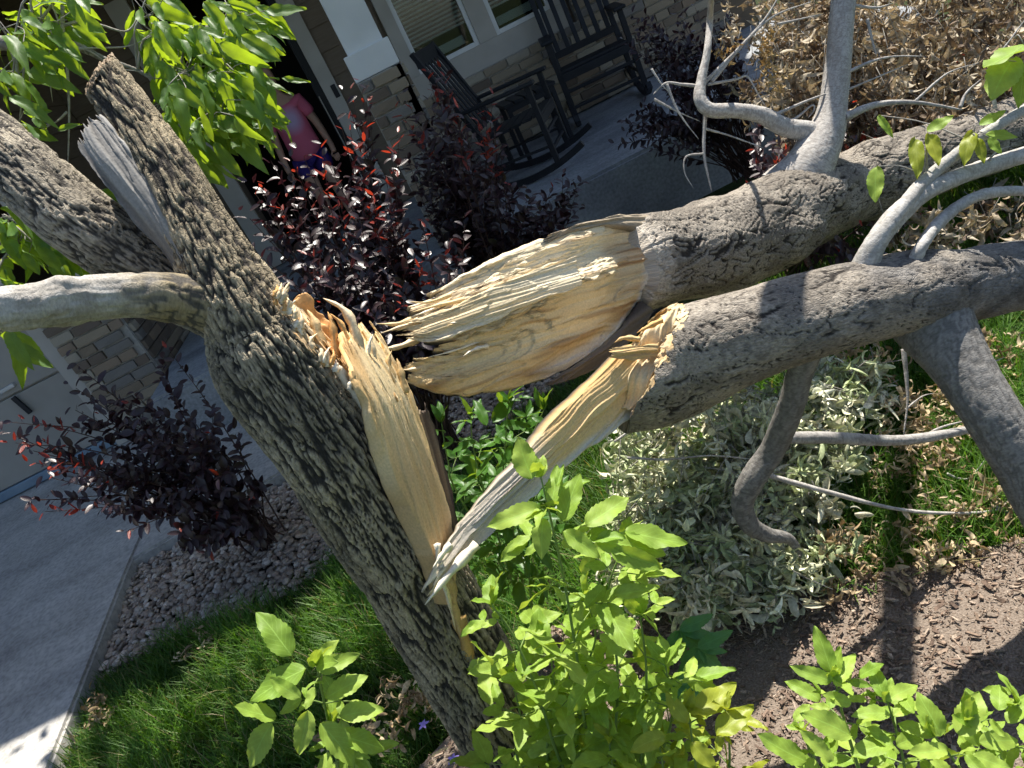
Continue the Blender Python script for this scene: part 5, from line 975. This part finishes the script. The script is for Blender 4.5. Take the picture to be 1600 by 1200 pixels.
# ------------------------------------------------------------------ withered foliage of the fallen crown
def clump_mass(name, label, spots, n_each, size, cols, mat, cat, hang=1.0, curl=(1.2, 3.2), stems=True, wr=.28, roll=.9, flat=1.0):
    """a heap of withered leaves: bunches hung from thin twigs"""
    P = []; D = []; N = []; S = []; C = []; st = []
    for (x, y, d, sx, sy, sd, nb) in spots:
        for b_ in range(nb):
            c = at(x+rs.uniform(-sx, sx), y+rs.uniform(-sy, sy), d+rs.uniform(-sd, sd)); 
            if c[2] < .0: c[2] = rs.uniform(.0, .04)
            ax = nrm(np.array([rs.randn()*.5, rs.randn()*.5, -hang])+rs.randn(3)*.25); l = size*rs.uniform(1.2, 2.6); q = c+ax*l
            if q[2] < .0: q[2] = .005; ax = nrm(q-c)
            if stems and rs.rand() < .5: st.append((np.array([c-ax*l*.6, c, q]), .0011))
            m_ = rs.poisson(n_each)+2; cc = np.array(cols[rs.randint(len(cols))])
            for k in range(m_):
                f = rs.rand(); P.append(c*(1-f)+q*f+rs.randn(3)*.006); D.append(ax*hang*.7+rs.randn(3)*np.array([.7, .7, .7*flat])); N.append(rs.randn(3)); S.append(size*rs.uniform(.5, 1.2)); C.append(cc*rs.uniform(.65, 1.25))
    P = np.array(P); S = np.array(S); n = len(P); P[:, 2] = np.maximum(P[:, 2], .004)
    V, F, CC, uv = strips(P, np.array(D), np.array(N), S, S*rs.uniform(wr*.6, wr*1.5, n), rs.uniform(*curl, n)*np.where(rs.rand(n) < .5, 1, -1), np.array(C), seg=5, twist=rs.uniform(-2, 2, n), fold=roll)
    V[:, 2] = np.maximum(V[:, 2], -.02)
    o = tag(obj(name, mk_mesh(name, V, F, CC, mat)), label, cat, kind='stuff')
    if st: stem_mesh('dry_twig', st, M_smoothtwig, o, 4)
    return o
BR = [(.44, .36, .25), (.35, .275, .185), (.56, .48, .36), (.24, .175, .115), (.50, .43, .32), (.16, .115, .08)]
clump_mass('dead_foliage', 'mass of dry brown leaves hanging on the fallen crown behind', [(1400, 20, 3.1, 190, 90, .5, 360), (1400, 110, 3.0, 190, 70, .5, 330), (1540, 80, 3.2, 90, 100, .4, 190), (1300, 180, 2.9, 90, 60, .4, 80), (1420, 180, 3.05, 110, 50, .35, 140), (1180, 60, 3.1, 50, 90, .3, 28), (1560, 330, 2.5, 70, 40, .3, 40), (1420, 350, 2.5, 60, 30, .25, 24), (1300, 60, 2.9, 100, 80, .4, 90), (1250, 60, 3.3, 60, 100, .3, 60)], 8, .060, BR, M_dead, 'dead leaves', wr=.24, roll=1.1)
clump_mass('dead_leaf_tuft', 'small tuft of shrivelled tan leaves dangling from a bare twig', [(1192, 50, 2.19, 9, 16, .02, 7), (1200, 85, 2.19, 9, 22, .02, 8), (1205, 115, 2.19, 8, 10, .02, 5), (1150, 62, 2.19, 8, 12, .02, 3), (1118, 68, 2.19, 5, 10, .02, 3)], 4, .026, [(.46, .33, .15), (.38, .25, .11)], M_dead, 'dead leaves')
PG = [(.72, .73, .50), (.60, .64, .40), (.80, .80, .62), (.48, .54, .30), (.70, .66, .48), (.40, .46, .24)]
clump_mass('wilted_foliage', 'heap of pale green wilted leaves on the grass under the lower limb', [(1090, 690, 2.05, 130, 70, .12, 140), (1090, 790, 1.92, 130, 70, .10, 150), (1060, 870, 1.82, 90, 45, .08, 80), (1220, 660, 2.0, 110, 70, .12, 95), (1200, 790, 1.88, 90, 60, .08, 65), (1300, 600, 2.2, 90, 40, .1, 50), (1150, 900, 1.78, 80, 22, .05, 36), (1250, 880, 1.76, 50, 25, .03, 16)], 12, .050, PG, M_wilt, 'wilted leaves', hang=.5, curl=(.6, 3.2), wr=.24, roll=1.5, flat=.4)
clump_mass('dry_leaf_litter', 'tan dry leaves littering the grass beyond the wilted heap', [(1340, 570, 2.25, 50, 25, .1, 24), (1460, 640, 2.1, 60, 40, .1, 34), (1440, 720, 1.98, 60, 50, .06, 34), (1500, 830, 1.84, 90, 40, .03, 26), (1330, 860, 1.82, 60, 30, .03, 16), (1540, 560, 2.2, 50, 50, .1, 20), (1350, 930, 1.77, 110, 10, .02, 14), (1500, 920, 1.77, 90, 18, .02, 12), (640, 1080, 1.98, 50, 50, .03, 20), (560, 1150, 1.9, 60, 40, .02, 14), (160, 1120, 2.65, 30, 40, .03, 9), (330, 1010, 2.75, 60, 30, .03, 7)], 6, .034, [(.46, .35, .21), (.55, .44, .28), (.38, .27, .15)], M_dead, 'dead leaves', hang=.2, stems=False)

# ------------------------------------------------------------------ two small flowers in the lawn at the trunk foot
M_petal = surf('violet_petal', (.30, .22, .62), (.40, .30, .72), 60, .6, 0, 0)
L_pet = leafset(M_petal, 2, wmax=.6, serr=0, fold=.2, droop=.2, nl=5, nw=1, wave=.01)
for x, y, lab in ((662, 1132, 'small violet flower in the grass, the one higher up the trunk'), (708, 1186, 'small violet flower in the grass, lowest beside the trunk foot')):
    g_ = on_z(x, y+14, 0); h_ = at(x, y, np.dot(on_z(x, y+8, 0)-Cp, Fv)-.06); t = thing('wild_flower', (g_[0], g_[1], -.05), lab, 'flower', 'violet flowers in the lawn')
    for k in range(5):
        a = k*1.2566; obj('petal', L_pet[k % 2], t, mat4((math.cos(a), math.sin(a), .25), (0, -.3, 1), h_, .016))
    stem_mesh('stem', [(spline(np.array([(g_[0], g_[1], -.05), (np.array([g_[0], g_[1], -.05])+h_)/2, h_]), 6), .0009)], M_stem, t)
